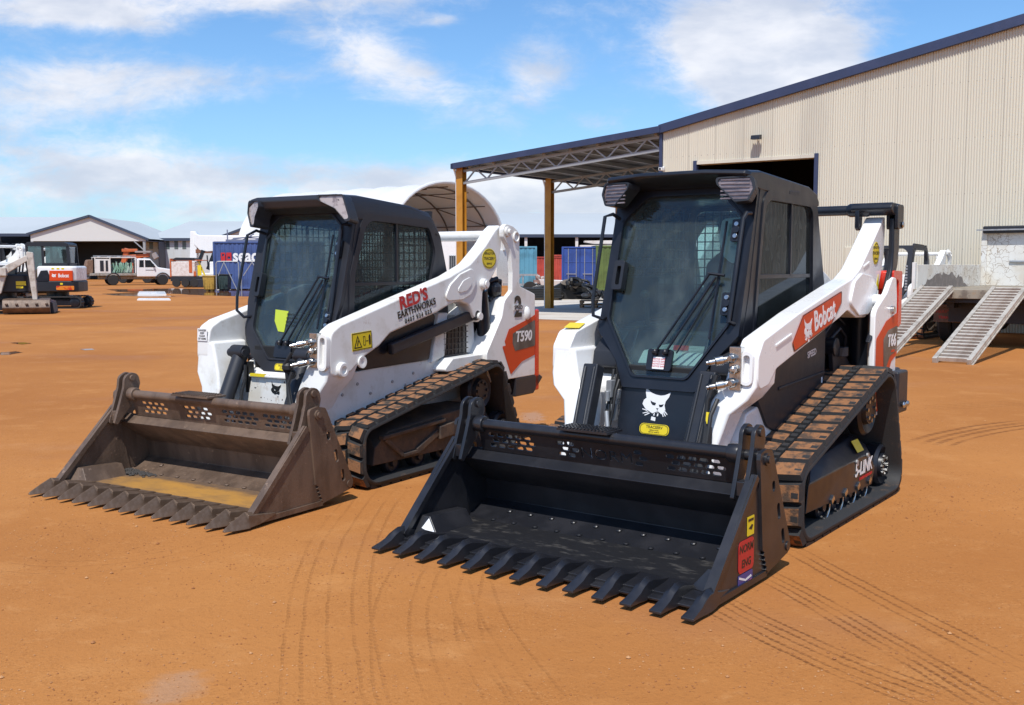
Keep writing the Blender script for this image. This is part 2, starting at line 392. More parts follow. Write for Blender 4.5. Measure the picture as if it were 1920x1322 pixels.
def make_bucket(ld, c):
    paint = c['bucket_mat']
    mb = MB()
    band = [(-.03, .05), (.54, .05), (.735, .13), (.715, .25), (.50, .395), (.488, .412), (.565, .466), (.578, .452), (.525, .405), (.738, .26), (.76, .115), (.555, .022), (-.03, .022)]
    mb.prism(band, 'x', -.9075, .9075)
    mb.prism([(-.075, .020), (-.075, .032), (.16, .056), (.20, .056), (.20, .016)], 'x', -.90, .90)          # cutting edge
    for sx in (-1, 1):                                                                                   # inner wedge gussets
        a, b = sorted((sx * .896, sx * .79))
        x0, x1 = sx * .896, sx * .79
        xa, xb = sx * .828, sx * .752
        mb.add([(x0, .055, .05), (xb, .10, .05), (xa, .125, .145), (x0, .125, .145), (x0, .46, .05), (xb, .42, .05), (xa, .44, .13), (x0, .44, .13)], [(0, 1, 2, 3), (4, 7, 6, 5), (0, 4, 5, 1), (1, 5, 6, 2), (2, 6, 7, 3), (0, 3, 7, 4)])
    bk = mb.build('bucket', paint, ld, bevel=.004)
    # worn floor
    MB().add([(-.885, .165, .0565), (.885, .165, .0565), (.885, .535, .054), (-.885, .535, .054)], [(0, 1, 2, 3)]).build('floor_plate', c['floor_mat'], bk)
    # teeth
    secs = c['tooth']
    t0 = None
    for i in range(13):
        x = -.904 + .15067 * i
        if t0 is None:
            t = MB()
            t.loft([[(-w_ / 2, y, z0), (w_ / 2, y, z0), (w_ / 2 * k, y, z1 - (z1 - z0) * dz), (0, y, z1), (-w_ / 2 * k, y, z1 - (z1 - z0) * dz)] for y, w_, z0, z1, k, dz in secs])
            t0 = t.build('tooth', c['tooth_mat'], bk, bevel=.003); t0.location.x = x
        else:
            q = t0.copy(); COL.objects.link(q); q.parent = bk; q.location.x = x; q.rotation_euler = (R(random.uniform(-1, 1)), 0, R(random.uniform(-1.2, 1.2)))
    # side plates: front jaw and rear shell, the rear with slots
    fp = fillet([(-.045, .05), (-.035, .02), (.585, .026), (.56, .06), (.54, .15), (.475, .50), (.455, .525), (.43, .54), (.42, .53)], [.005, .01, .01, .02, .02, .02, .02, .01, .01])
    zz = []
    for k in range(5): zz += [(.506 + .011 * k, .16 - .026 * k), (.528 + .011 * k, .147 - .026 * k)]
    rp = fillet([(.456, .60), (.462, .632), (.53, .645), (.60, .63), (.625, .585), (.85, .135), (.848, .098), (.82, .08), (.56, .034)], [.02, .03, .03, .03, .02, .03, .03, .02, .004]) + zz[::-1]
    def slot(y, z_, a, w_, l_):
        ca, sa = math.cos(R(a)), math.sin(R(a))
        return [(y + p * ca - q * sa, z_ + p * sa + q * ca) for p, q in rrect(-w_ / 2, w_ / 2, -l_ / 2, l_ / 2, w_ * .45)]
    holes = [slot(.625, .45, 12, .034, .055), slot(.695, .315, 14, .034, .085), slot(.755, .18, 14, .034, .08)]
    for sx in (-1, 1):
        fr = Matrix(((0, 0, sx, sx * .897), (1, 0, 0, 0), (0, 1, 0, 0), (0, 0, 0, 1)))
        p = MB().add(*fill2d([fp], .018), M=fr)
        # stiffening strip along the raked front edge
        p.bar((sx * .9, -.02, .062), (sx * .9, .447, .524), .032, .05, up=(1, 0, 0))
        p.bar((sx * .908, .02, .035), (sx * .908, .57, .035), .035, .03)
        p.build('side_plate', paint, bk, bevel=.003)
        fr2 = Matrix(((0, 0, sx, sx * .908), (1, 0, 0, 0), (0, 1, 0, 0), (0, 0, 0, 1)))
        p = MB().add(*fill2d([rp] + holes, .02), M=fr2)
        p.lathe([(.03, 0), (.03, sx * .012), (.018, sx * .013), (.018, sx * .022), (.0, sx * .022)], (sx * .926, .53, .595))
        p.lathe([(.024, 0), (.024, sx * .008), (.0, sx * .008)], (sx * .926, .815, .115))
        p.build('shell_plate', paint, bk, bevel=.002)
        # clevis ears that carry the jaw cylinders
        ear = fillet([(.46, .66), (.47, .735), (.53, .762), (.585, .745), (.60, .68), (.575, .60), (.53, .54), (.40, .405), (.375, .42), (.43, .57)], [.03, .05, .05, .05, .03, .05, .05, .01, .01, .05])
        e = MB()
        for xo in (.812, .872):
            e.prism(ear, 'x', sx * xo, sx * (xo + .022))
        e.cyl((sx * .80, .53, .722), (sx * .905, .53, .722), .022); e.cyl((sx * .80, .51, .61), (sx * .905, .51, .61), .026)
        e.box(*sorted((sx * .834, sx * .872)), .40, .47, .43, .50)
        e.build('clevis', paint, bk, bevel=.004)
    # cross tube with its perforated screen
    g = MB()
    g.tube([(-.81, .51, .612), (.81, .51, .612)], .031, 16)
    for sx in (-1, 1): g.lathe([(.044, -.03), (.047, -.02), (.047, .02), (.044, .03)], (sx * .775, .51, .612))
    bar_ = g.build('cross_tube', paint, bk, bevel=.003)
    holes = []
    for row in range(3):
        for x0, x1 in c['screen']:
            n = int((x1 - x0) / .062); off = .0 if row % 2 == 0 else .028
            for k in range(n):
                xa = x0 + k * .062 + off
                if xa + .046 > x1 + .01: continue
                holes.append(rrect(xa, xa + .048, .494 + row * .033, .494 + row * .033 + .022, .009, 2))
    fr = frame((0, .557, .455), (1, 0, 0), (0, -.30, 1)) @ Matrix.Translation((0, -.462, 0))
    if c.get('screen_text'):
        for lp in outline_loops(c['screen_text'], .085, .012, 1.05): holes.append([(x * 1.25 + c['screen_tx'], y + .527) for x, y in lp])
    sc = MB().add(*fill2d([[(-.79, .468), (-.35, .468), (-.34, .462), (.3, .462), (.31, .468), (.79, .468), (.79, .60), (-.79, .60)]] + holes, .01), M=fr)
    sc.build('screen', paint, bk)
    s = MB()
    x0, x1 = c['step']
    s.box(x0, x1, .44, .60, .640, .652)
    for k in range(int((x1 - x0) / .022)):
        for q in range(6): s.box(x0 + .004 + k * .022, x0 + .014 + k * .022, .445 + q * .026, .458 + q * .026, .652, .660)
    s.build('step_tread', paint, bk)
    # floor and moldboard bolts
    b0 = None
    for row in range(2):
        for k in range(c['bolts'][row]):
            x = -.72 + k * 1.46 / (c['bolts'][row] - 1) + (.05 if row else 0)
            if x > .80: continue
            loc = (x, .555, .056) if row == 0 else (x, .645, .096)
            if b0 is None:
                m = MB(); m.lathe([(.017, 0), (.017, .004), (.012, .008), (0, .008)], (0, 0, 0), 'z', 12); b0 = m.build('bolt', paint, bk); q = b0
            else:
                q = b0.copy(); COL.objects.link(q); q.parent = bk
            q.location = loc; q.rotation_euler = (R(22), 0, 0) if row else (0, 0, 0)
    return bk

def make_track(ld, sx, c):
    poly = fillet(c['track'], c['track_r'], 10)
    P, T, tot = arcpath(poly, .025)
    x0, x1 = c['track_x']
    cen = Vector((sum(p.x for p in P) / len(P), sum(p.y for p in P) / len(P)))
    def nrm(t, p):
        n = Vector((t.y, -t.x)); return n if n.dot(p - cen) > 0 else -n
    mb = MB(); secs = []
    for p, t in zip(P, T):
        n = nrm(t, p); a = p - n * .012; b = p - n * .048
        secs.append([(sx * x0, *a), (sx * (x1 - .01), *a), (sx * x1, *(a - n * .012)), (sx * x1, *(b + n * .01)), (sx * (x1 - .02), *b), (sx * x0, *b)])
    mb.loft(secs + [secs[0]], cap=False)
    def pad(s, xa, xb, ln, h, mi, skew=0.0, base=-.014):
        i = (s % tot) / tot * len(P); k = int(i) % len(P); p = P[k].lerp(P[(k + 1) % len(P)], i - int(i)); t = T[k]; n = nrm(t, p)
        vs = []
        for hh, sh_ in ((base, 1), (h, .80)):
            for xx, dd in ((xa, -1), (xb, -1), (xb, 1), (xa, 1)):
                xm = (xa + xb) / 2; xq = xm + (xx - xm) * (1 if hh < 0 else .92)
                q = p + t * (dd * ln / 2 * sh_ + skew * (xx - xm)) + n * hh
                vs.append((sx * xq, q.x, q.y))
        mb.add(vs, [(0, 1, 5, 4), (1, 2, 6, 5), (2, 3, 7, 6), (3, 0, 4, 7)], 0); mb.add(vs[4:], [(0, 1, 2, 3)], mi)
    if c['tread'] == 'bar':
        n = round(tot / .128); pt = tot / n; xm = (x0 + x1) / 2
        for k in range(n):
            s = k * pt
            s += random.uniform(-.006, .006)
            pad(s, xm + .022, x1 - .004, pt * random.uniform(.86, .94), .020, 1, -.10); pad(s + pt * .33, x0 + .004, xm - .022, pt * random.uniform(.86, .94), .020, 1, .10)
            for q in (.15, .65): pad(s + pt * q, xm - .02, xm + .02, pt * .34, .024, 0)
            pad(s + pt * .05, x1 - .055, x1 - .014, pt * .30, .0212, 0, 0, .0); pad(s + pt * .40, x0 + .014, x0 + .055, pt * .30, .0212, 0, 0, .0)
    else:
        n = round(tot / .112); pt = tot / n; wd = (x1 - x0) / 3
        for k in range(n):
            for q in range(3):
                pad(k * pt + (pt * .5 if q == 1 else 0) + random.uniform(-.004, .004), x0 + q * wd + .006, x0 + (q + 1) * wd - .006, pt * .84, .012 + random.uniform(-.003, .004), 1, .18 if q != 1 else -.18)
    trk = mb.build('rubber_track', [M['rubber'], c['mud']], ld, ang=40)
    # undercarriage with its wheels
    xa, xb = c['frame_x']; f1, f2 = c['frame1'], c['frame2']
    u = MB()
    u.loft([[(sx * xb, *p) for p in f1], [(sx * xa, *p) for p in f2], [(sx * (x0 + .02), *p) for p in f2]])
    for (a, b, w_, h_) in c.get('uc_bars', []): u.bar((sx * b[0], a[0], a[1]), (sx * b[0], b[1], b[2]), w_, h_, up=(0, 0, 1))
    uc = u.build('undercarriage', c['uc_mat'], ld, bevel=.008)
    for (y, z_, r) in c['rollers']:
        m = MB(); m.lathe([(r * .3, -.02), (r, -.015), (r, .05), (r * .86, .06), (r * .82, .05), (r * .4, .05), (r * .36, .075), (0, .075)], (sx * (xb - .09), y, z_))
        if sx < 0: m.v = [(2 * sx * (xb - .09) - p[0], p[1], p[2]) for p in m.v]
        ro = m.build('roller', M['black'] if c['tread'] == 'bar' else M['plastic_dusty'], uc)
        m = MB(); m.tube([(sx * (xb - .012), y + r * .9 * math.cos(a), z_ + r * .9 * math.sin(a)) for a in [R(-140 + 14 * q) for q in range(12)]], .006, 6)
        if c['tread'] == 'bar':
            m.bar((sx * (xb + .004), y + r * .6, z_ + r * .25), (sx * (xb + .004), y + r * 1.1, z_ + r * .55), .016, .03); m.build('retainer', M['chrome'], ro)
    for nm, y, z_, r in c['wheels']:
        m = MB(); d = 0; xb = c['frame_x'][1] - (.10 if y < 1.5 else .02)
        prof = [(r * .2, -.10), (r * .95, -.10), (r, -.09), (r, -.02), (r * .9, .0), (r * .6, -.02), (r * .55, .01), (0, .01)]
        m.lathe([(p, sx * q) for p, q in prof], (sx * (xb - .0), y, z_), n=28)
        for k in range(8):
            a = 2 * PI * k / 8; m.cyl((sx * xb, y + r * .42 * math.cos(a), z_ + r * .42 * math.sin(a)), (sx * (xb + .022), y + r * .42 * math.cos(a), z_ + r * .42 * math.sin(a)), .013, n=6, mi=1)
        m.build(nm, [M['black'] if c['tread'] == 'bar' else M['plastic_dusty'], M['chrome'] if c['tread'] == 'bar' else M['plastic_dusty']], uc)
    return trk, uc

def make_cab(ld, c):
    ws = c['ws']; (yb, zb), (yt, zt) = c['plane']
    sl = (yt - yb) / (zt - zb); k = math.hypot(1, sl)
    fr = frame((0, yb, zb), (1, 0, 0), (0, sl, 1))          # plane of the windscreen; v runs up along it
    V = lambda z_: (z_ - zb) * k
    half = [(x, V(z_)) for x, z_ in ws]
    inner = fillet(half + [(-x, v) for x, v in half[::-1]], c['ws_r'], 6)
    oh = [(x, V(z_)) for x, z_ in c['front_outer']]
    outer = fillet(oh + [(-x, v) for x, v in oh[::-1]], .02, 3)
    mb = MB()
    mb.add(*fill2d([outer, inner], .07), M=sh(fr, 0, 0, -.07))
    # raised seal round the glass
    gro = [(x * 1.035, V(c['wc']) + (v - V(c['wc'])) * 1.02) for x, v in inner]
    mb.add(*fill2d([gro, inner], .012), M=fr)
    # side panels
    for sx in (-1, 1):
        fs = Matrix(((0, 0, sx, sx * .425), (1, 0, 0, 0), (0, 1, 0, 0), (0, 0, 0, 1)))
        mb.add(*fill2d([fillet(c['side'], c['side_r'], 5), fillet(c['win'], c['win_r'], 5)], .03), M=fs)
        # slightly raised pressing around the window
        w2 = c['win']; cy = sum(p[0] for p in w2) / len(w2); cz = sum(p[1] for p in w2) / len(w2)
        big = [(cy + (p[0] - cy) * 1.10, cz + (p[1] - cz) * 1.14) for p in w2]
        mb.add(*fill2d([fillet(big, c['win_r'], 5), fillet(w2, c['win_r'], 5)], .012), M=fs @ Matrix.Translation((0, 0, .026)))
    # rear panel with a window
    fr_b = frame((0, 2.40, 0), (1, 0, 0), (0, 0, 1))
    mb.add(*fill2d([[(-.43, 1.0), (.43, 1.0), (.43, 1.93), (-.43, 1.93)], rrect(-.385, .385, c.get('rear_lo', 1.18), 1.87, .07)], .03), M=fr_b)
    cab = mb.build('cab', c['cab_mat'], ld, bevel=.006)
    # roof
    rf = MB()
    prof = c['roof']
    n = len(prof)
    secs = []
    for x, dz, dy in c['roof_x']: secs.append([(x, y + (dy if y < 1.42 else 0), z_ + dz) for y, z_ in prof])
    rf.loft(secs)
    roof = rf.build('cab_roof', c['cab_mat'], cab, bevel=.012, seg=3)
    # floor and inside
    inn = MB(); inn.box(-.42, .42, 1.25, 2.39, .86, .90); inn.box(-.30, .30, 1.2, 1.34, .60, .93)
    for sx in (-1, 1):
        inn.box(*sorted((sx * .43, sx * .27)), 1.42, 2.0, .90, 1.14)
        inn.tube([(sx * .28, 1.55, 1.12), (sx * .27, 1.50, 1.30)], .018, 8); inn.ball((sx * .27, 1.49, 1.33), .032)
    inn.build('cab_floor', M['dark'], cab, bevel=.01)
    st_ = MB(); st_.box(-.24, .24, 1.75, 2.2, .95, 1.10)
    if c.get('high_seat', True): st_.loft([[(-.24, y0, z_), (.24, y0, z_), (.24, y0 + .1, z_), (-.24, y0 + .1, z_)] for y0, z_ in ((2.12, 1.05), (2.20, 1.30), (2.24, 1.52))] + [[(-.15, 2.25, 1.6), (.15, 2.25, 1.6), (.15, 2.34, 1.6), (-.15, 2.34, 1.6)]])
    st_.build('seat', M['seat'], cab, bevel=.03, seg=3)
    # panes
    g = MB(); g.add(*fill2d([[(x * .999, v) for x, v in inner]], .006), M=sh(fr, 0, 0, -.02)); g.build('windscreen', c.get('screen_glass', M['windscreen']), cab, smooth=False)
    for sx in (-1, 1):
        fs = Matrix(((0, 0, sx, sx * .435), (1, 0, 0, 0), (0, 1, 0, 0), (0, 0, 0, 1)))
        w = MB().add(*fill2d([fillet(c['win'], c['win_r'], 5)], .005), M=fs)
        pane = w.build('side_window', c['side_glass'], cab, smooth=False)
        ys, zs = [p[0] for p in c['win']], [p[1] for p in c['win']]
        q = MB(); zr = c['rail']; ym = c['divider']
        q.box(*sorted((sx * .432, sx * .452)), min(ys) + .02, max(ys) - .03, zr - .012, zr + .012); q.box(*sorted((sx * .436, sx * .454)), ym - .012, ym + .008, zr, max(zs) - .005)
        q.build('window_rail', M['black'], pane, bevel=.002)
        if c['side_grid']:
            q = MB(); a = min(ys) + .03
            while a < max(ys): q.box(*sorted((sx * .40, sx * .406)), a, a + .007, zr, max(zs)); a += .062
            a = zr + .04
            while a < max(zs): q.box(*sorted((sx * .40, sx * .406)), min(ys), max(ys), a, a + .007); a += .062
            q.build('window_grille', M['black'], pane)
    q = MB(); a = -.375; rl = c.get('rear_lo', 1.18)
    while a < .385: q.box(a, a + .007, 2.385, 2.392, rl, 1.87); a += .058
    a = rl + .02
    while a < 1.87: q.box(-.385, .385, 2.385, 2.392, a, a + .007); a += .058
    q.box(-.03, .03, 2.37, 2.385, rl, 1.87)
    q.build('rear_grille', M['black'], cab)
    MB().box(-.383, .383, 2.42, 2.424, rl, 1.868).build('rear_window', M['windscreen_clear'], cab)
    # wiper
    on = lambda x, z_, d=.02: tuple((sh(fr, 0, 0, d) @ Vector((x, V(z_), 0))))
    wz, hx, hz_ = c['wiper']
    q = MB()
    q.tube([on(-.03, wz, .03), on(hx - .02, hz_, .035)], .008, 6); q.tube([on(.035, wz, .03), on(hx + .02, hz_ - .02, .035)], .008, 6)
    q.tube([on(hx + .03, hz_ + .30, .012), on(hx + .02, hz_ - .36, .012)], .008, 6); q.tube([on(hx - .03, hz_, .035), on(hx + .07, hz_ - .01, .03)], .009, 6)
    q.tube([on(.10, wz, .02), on(hx + .02, hz_ - .06, .02)], .005, 6)
    q.add(*fill2d([rrect(-.085, .075, V(wz) - .10 * k, V(wz) + .02, .015)], .018), M=fr)
    q.ball(on(-.03, wz, .035), .02); q.ball(on(.035, wz, .035), .02)
    q.build('wiper', M['black'], cab)
    # grab handles, door latch and hinges
    for nm, path, r in c['handles']:
        MB().tube(path, r, 10).build(nm, M['black'], cab)
    q = MB(); x, z_ = c['latch']; fl = sh(fr, x, V(z_), 0)
    q.add(*fill2d([rrect(-.035, .035, -.09, .09, .015), rrect(-.012, .015, -.06, .055, .008)], .05), M=fl); q.build('door_latch', M['plastic'], cab, bevel=.006)
    for z_ in c['hinges']:
        q = MB(); fl = sh(fr, c['hinge_x'], V(z_), .008)
        q.add(*fill2d([rrect(-.03, .028, -.065, .065, .01)], .016), M=fl)
        for dv in (-.035, .035): q.add(*_disc(.013, .02), M=fl @ Matrix.Translation((.0, dv, .008)), mi=1)
        q.add(*_disc(.02, .03), M=fl @ Matrix.Translation((.005, 0, .004)))
        q.build('hinge', [M['black'], M['chrome']], cab, bevel=.003)
    return cab, fr, V
def _disc(r, h, n=14):
    vs = [(r * math.cos(2 * PI * k / n), r * math.sin(2 * PI * k / n), z_) for z_ in (0, h) for k in range(n)]
    return vs, [tuple(range(n))[::-1], tuple(range(n, 2 * n))] + [(i, (i + 1) % n, n + (i + 1) % n, n + i) for i in range(n)]

def coupler(ld, x, y, z_, sc=1.0):
    """a pair of quick hydraulic couplings with the hose that leaves them"""
    m = MB()
    m.box(x - .02, x + .045, y - .01, y + .04, z_ - .17, z_ + .06)
    for dz, dx in ((.0, 0), (-.13, .005)):
        d = Vector((-.75, -.62, -.18)).normalized(); p = Vector((x + dx, y - .005, z_ + dz))
        rr = [(.0, .027), (.025, .027), (.026, .021), (.055, .021), (.056, .026), (.10, .026), (.101, .017), (.135, .017), (.136, .013), (.15, .013)]
        for (a, r0), (b, r1) in zip(rr[::2], rr[1::2]): m.cyl(p + d * a, p + d * b, r0, r1, 12)
        m.cyl(p, p + Vector((0, -.05, .0)), .016, n=6)
    m.ball((x + .01, y - .03, z_ - .06), .024)
    return m.build('hydraulic_coupler', M['chrome'], ld, bevel=.002)

def make_loader(name, c, **tags):
    ld = empty(name, (c['pose'][0], c['pose'][1], 0), c['pose'][2], **tags)
    bk = make_bucket(ld, c)
    tr = [make_track(ld, sx, c) for sx in (-1, 1)]
    cab, fr, V = make_cab(ld, c)
    return ld, bk, tr, cab, fr, V
MR = (.143, 4.958, R(-36.4927)); ML = (-2.2611, 6.3416, R(-32.046))

# ---- the clean loader with the black bucket
CR = dict(pose=MR, bucket_mat=M['bucket_black'], floor_mat=M['scuffed'], tooth_mat=M['bucket_black'], cab_mat=M['black'],
          tooth=[(.17, .022, .052, .058, .9, .1), (.08, .040, .03, .078, .9, .15), (.0, .056, .018, .108, .75, .2), (-.05, .062, .016, .112, .75, .22), (-.09, .060, .016, .092, .85, .15), (-.125, .056, .018, .064, .9, .08), (-.17, .056, .02, .048, .95, .05), (-.222, .060, .022, .034, 1, 0)],
          screen=[(-.73, -.36), (-.26, -.13), (.215, .33), (.40, .74)], screen_text='NORM', screen_tx=.045, step=(-.21, .10), bolts=(11, 11),
          track=[(1.15, .004), (3.046, .004), (2.747, .885), (1.15, .425)], track_r=[.17, .15, .20, .13], track_x=(.485, .872), tread='bar', mud=M['mud'],
          frame_x=(.70, .80), frame1=[(1.40, .14), (1.43, .30), (2.50, .325), (2.61, .21), (2.56, .107)], frame2=[(1.40, .14), (1.72, .365), (2.42, .44), (2.72, .34), (2.62, .107)],
          uc_mat=M['black'], rollers=[(1.74, .118, .08), (1.97, .118, .08), (2.20, .118, .08), (2.42, .118, .08)],
          wheels=[('idler', 1.37, .225, .17), ('idler', 2.84, .19, .135), ('sprocket', 2.52, .60, .17)],
          plane=((1.178, .873), (1.430, 1.772)), ws=[(.172, .873), (.385, 1.193), (.386, 1.772), (.24, 1.916)], ws_r=[.05, .09, .12, .12, .12, .12, .09, .05], wc=1.45,
          front_outer=[(.235, .80), (.30, .95), (.452, 1.12), (.452, 1.97)],
          side=[(1.30, 1.12), (1.375, 1.35), (1.50, 1.94), (1.53, 1.985), (2.30, 1.965), (2.39, 1.93), (2.56, 1.40), (2.56, 1.0), (1.30, .98)], side_r=[.02, .02, .03, .03, .08, .1, .05, .03, .05],
          win=[(1.575, 1.885), (2.315, 1.872), (2.345, 1.18), (1.46, 1.14), (1.50, 1.43)], win_r=[.10, .07, .05, .04, .0], side_glass=M['side_glass_dark'], rail=1.445, divider=1.99, side_grid=True,
          roof=[(1.285, 2.028), (1.30, 2.046), (1.50, 2.056), (2.25, 2.012), (2.38, 1.975), (2.42, 1.93), (2.42, 1.90), (1.50, 1.955), (1.42, 1.965), (1.30, 2.012)],
          roof_x=[(-.46, -.02, .06), (-.44, -.012, .03), (-.20, .0, .0), (.20, .0, .0), (.44, -.012, .03), (.46, -.02, .06)],
          wiper=(1.005, .265, 1.455), latch=(-.345, 1.44), hinges=(1.70, 1.29), hinge_x=.365,
          handles=[('grab_handle', [(-.40, 1.40, 1.79), (-.40, 1.32, 1.815), (-.425, 1.27, 1.80), (-.47, 1.21, 1.30), (-.46, 1.20, 1.21), (-.42, 1.24, 1.19), (-.41, 1.30, 1.20)], .011),
                   ('grab_handle', [(.435, 1.42, 1.80), (.435, 1.36, 1.80), (.43, 1.33, 1.77), (.405, 1.24, 1.27), (.405, 1.22, 1.20), (.42, 1.28, 1.18)], .013)])
ld, bk, tr, cab, fr, V = make_loader('track_loader', CR, label='clean white and black track loader with the glossy black toothed bucket', cat='track loader', group='track loaders parked side by side')
LR = ld
# lower front panel under the windscreen
pz0, pz1 = .50, .86
low = frame((0, 1.115, .52), (1, 0, 0), (0, .20, 1))
q = MB(); q.add(*fill2d([[(-.245, -.03), (.245, -.03), (.25, .36), (-.25, .36)]], .05), M=sh(low, 0, 0, -.055))
for sx in (-1, 1): q.prism([(1.12, .48), (1.19, .86), (1.34, 1.13), (1.6, 1.13), (1.6, .48)], 'x', sx * .245, sx * .225)
pan = q.build('front_panel', M['black'], ld, bevel=.006)
lf = frame((0, 1.116, .52), (1, 0, 0), (0, .20, 1))
decal('cat_emblem', M['sticker_white'], pan, sh(lf, -.005, .205, -.003), geo=cat_logo(.205))
oval_sign(pan, sh(lf, 0, .055, -.003), .19, .062, 'TRACSERV', 'GERALDTON', 'SERVICE  AGENTS')
# hull
h = MB()
h.prism(fillet([(1.20, .30), (3.10, .30), (3.15, .70), (3.15, 1.05), (1.40, 1.00), (1.20, .80)], .05, 4), 'x', -.46, .46)
h.prism(fillet([(1.12, .34), (1.60, .34), (1.62, .62), (1.45, .74), (1.20, .70), (1.12, .56)], .04, 4), 'x', .44, .53); h.prism(fillet([(1.12, .34), (1.60, .34), (1.62, .62), (1.45, .74), (1.20, .70), (1.12, .56)], .04, 4), 'x', -.53, -.44)
hull = h.build('body', M['white'], ld, bevel=.012, seg=3)
MB().box(-.30, .30, 1.0, 1.25, .24, .50).build('belly_plate', M['black'], ld, bevel=.01)
for sx in (-1, 1):
    cv = fillet([(1.30, .78), (1.34, .98), (1.60, 1.03), (2.36, 1.18), (2.36, .70), (2.20, .68), (1.76, .575), (1.60, .545), (1.45, .60)], [.03, .05, .05, .02, .02, .05, .05, .09, .1], 5)
    p = MB(); p.prism(cv, 'x', sx * .46, sx * .545); p.bar((sx * .548, 1.60, .80), (sx * .548, 2.34, .835), .012, .02)
    p.box(*sorted((sx * .3, sx * .5)), 2.36, 3.1, .62, 1.25)
    sc_ = p.build('side_cover', M['plastic'], ld, bevel=.012)
    if sx > 0:
        f0 = frame((.546, 2.12, .97), (0, 1, .12), (0, 0, 1)); decal('lettering', M['sticker_white'], sc_, f0, txt='SPEED', size=.055, bold=.02)
        decal('gauge_strip', M['green'], sc_, frame((.547, 2.30, .73), (0, 1, 0), (0, 0, 1)), splines=[rrect(-.012, .012, -.04, .04, .003)])
        decal('gauge_strip', M['sticker_white'], sc_, frame((.547, 2.30, .79), (0, 1, 0), (0, 0, 1)), splines=[rrect(-.012, .012, -.018, .018, .003)])
# black link gear behind the cab
p = MB(); p.cyl((.56, 2.96, .42), (.57, 2.94, 1.24), .062); p.cyl((.56, 2.60, .92), (.56, 2.60, .98), .05); p.lathe([(.06, -.02), (.06, .05), (.03, .055), (.0, .055)], (.52, 2.50, .985))
p.add([(.53, 2.45, .96), (.53, 2.62, .96), (.53, 2.9, .80), (.53, 2.84, .70), (.53, 2.50, .72), (.56, 2.45, .96), (.56, 2.62, .96), (.56, 2.9, .80), (.56, 2.84, .70), (.56, 2.50, .72)], [(0, 1, 2, 3, 4), (5, 6, 7, 8, 9), (0, 1, 6, 5), (1, 2, 7, 6), (2, 3, 8, 7), (3, 4, 9, 8), (4, 0, 5, 9)])
p.tube([(.50, 2.45, .99), (.55, 2.6, 1.10), (.54, 2.74, 1.04), (.52, 2.80, .9)], .014, 8); p.tube([(.50, 2.42, 1.05), (.54, 2.55, 1.18), (.53, 2.75, 1.12)], .012, 8)
p.build('lift_cylinder', M['black'], ld, bevel=.006)
p = MB(); p.cyl((-.56, 2.96, .42), (-.57, 2.94, 1.24), .062); p.build('lift_cylinder', M['black'], ld)
# lift arms
AR = fillet([(3.15, 1.838), (3.12, 1.832), (2.994, 1.737), (2.825, 1.609), (2.658, 1.487), (2.50, 1.422), (2.30, 1.385), (1.61, 1.238), (1.12, 1.115), (1.055, 1.03), (1.05, .90), (1.085, .85), (1.20, .865), (1.30, .945), (2.30, 1.185), (2.437, 1.226), (2.616, 1.172), (2.80, 1.168), (2.977, 1.281), (3.063, 1.378), (3.113, 1.475), (3.148, 1.595), (3.16, 1.76)],
            [.01, .01, .3, .4, .3, .2, .2, .5, .06, .06, .05, .04, .08, .1, .1, .1, .06, .06, .1, .2, .2, .2, .1], 5)
GUS = fillet([(2.44, 1.27), (2.52, 1.41), (2.66, 1.46), (2.86, 1.44), (2.99, 1.36), (2.97, 1.26), (2.80, 1.185), (2.62, 1.185)], [.04, .06, .1, .05, .04, .04, .05, .05], 5)
def leg_secs(sx, rows): return [[(sx * a, y0, z_), (sx * b, y0, z_), (sx * b, y1, z_), (sx * a, y1, z_)] for a, b, y0, y1, z_ in rows]
for sx in (-1, 1):
    a = MB(); a.prism(AR, 'x', sx * .53, sx * .655)
    arm = a.build('lift_arm', M['white'], ld, bevel=.016, seg=3)
    a = MB(); a.prism(GUS, 'x', sx * .650, sx * .672); a.build('arm_boss', M['white'], arm, bevel=.008, seg=3)
    a = MB(); a.lathe([(.042, 0), (.042, sx * .062), (.028, sx * .065), (.028, sx * .073), (0, sx * .073)], (sx * .65, 2.91, 1.275)); a.build('pivot_pin', M['white'], arm, bevel=.004)
    for p0, p1 in (((sx * .656, 1.28, 1.075), (sx * .656, 1.50, 1.125)), ((sx * .656, 2.72, 1.50), (sx * .656, 2.83, 1.53))):
        MB().bar(p0, p1, .01, .012, up=(1, 0, 0)).build('weld_rib', M['white'], arm)
    a = MB(); a.loft(leg_secs(sx, [(.50, .650, 1.055, 1.34, 1.02), (.465, .652, 1.035, 1.30, .87), (.42, .62, 1.0, 1.22, .80), (.365, .53, .975, 1.17, .72), (.345, .485, .92, 1.11, .55), (.34, .465, .80, .99, .26)]))
    a.build('arm_knuckle', M['white'], arm, bevel=.022, seg=3)
    a = MB(); a.add(*fill2d([rrect(-.035, .035, -.09, .09, .03), rrect(-.018, .018, -.07, .07, .015)], .03), M=frame((sx * .60, 1.052, .965), (1, 0, 0), (0, .05, 1)))
    if sx > 0: a.build('coupler_guard', M['white'], arm, bevel=.006)
    # tilt cylinder under its channel guard
    t = MB(); d0, d1 = Vector((sx * .372, 1.075, .925)), Vector((sx * .352, .86, .40))
    t.bar(d0, d1, .10, .085, up=(0, 1, 0)); t.bar(d0 + Vector((sx * .03, -.045, 0)), d1 + Vector((sx * .03, -.045, 0)), .02, .02, up=(0, 1, 0)); t.bar(d0 + Vector((-sx * .03, -.045, 0)), d1 + Vector((-sx * .03, -.045, 0)), .02, .02, up=(0, 1, 0))
    t.build('tilt_cylinder', M['plastic'], ld, bevel=.014, seg=3)
coupler(ld, .53, 1.02, 1.02)
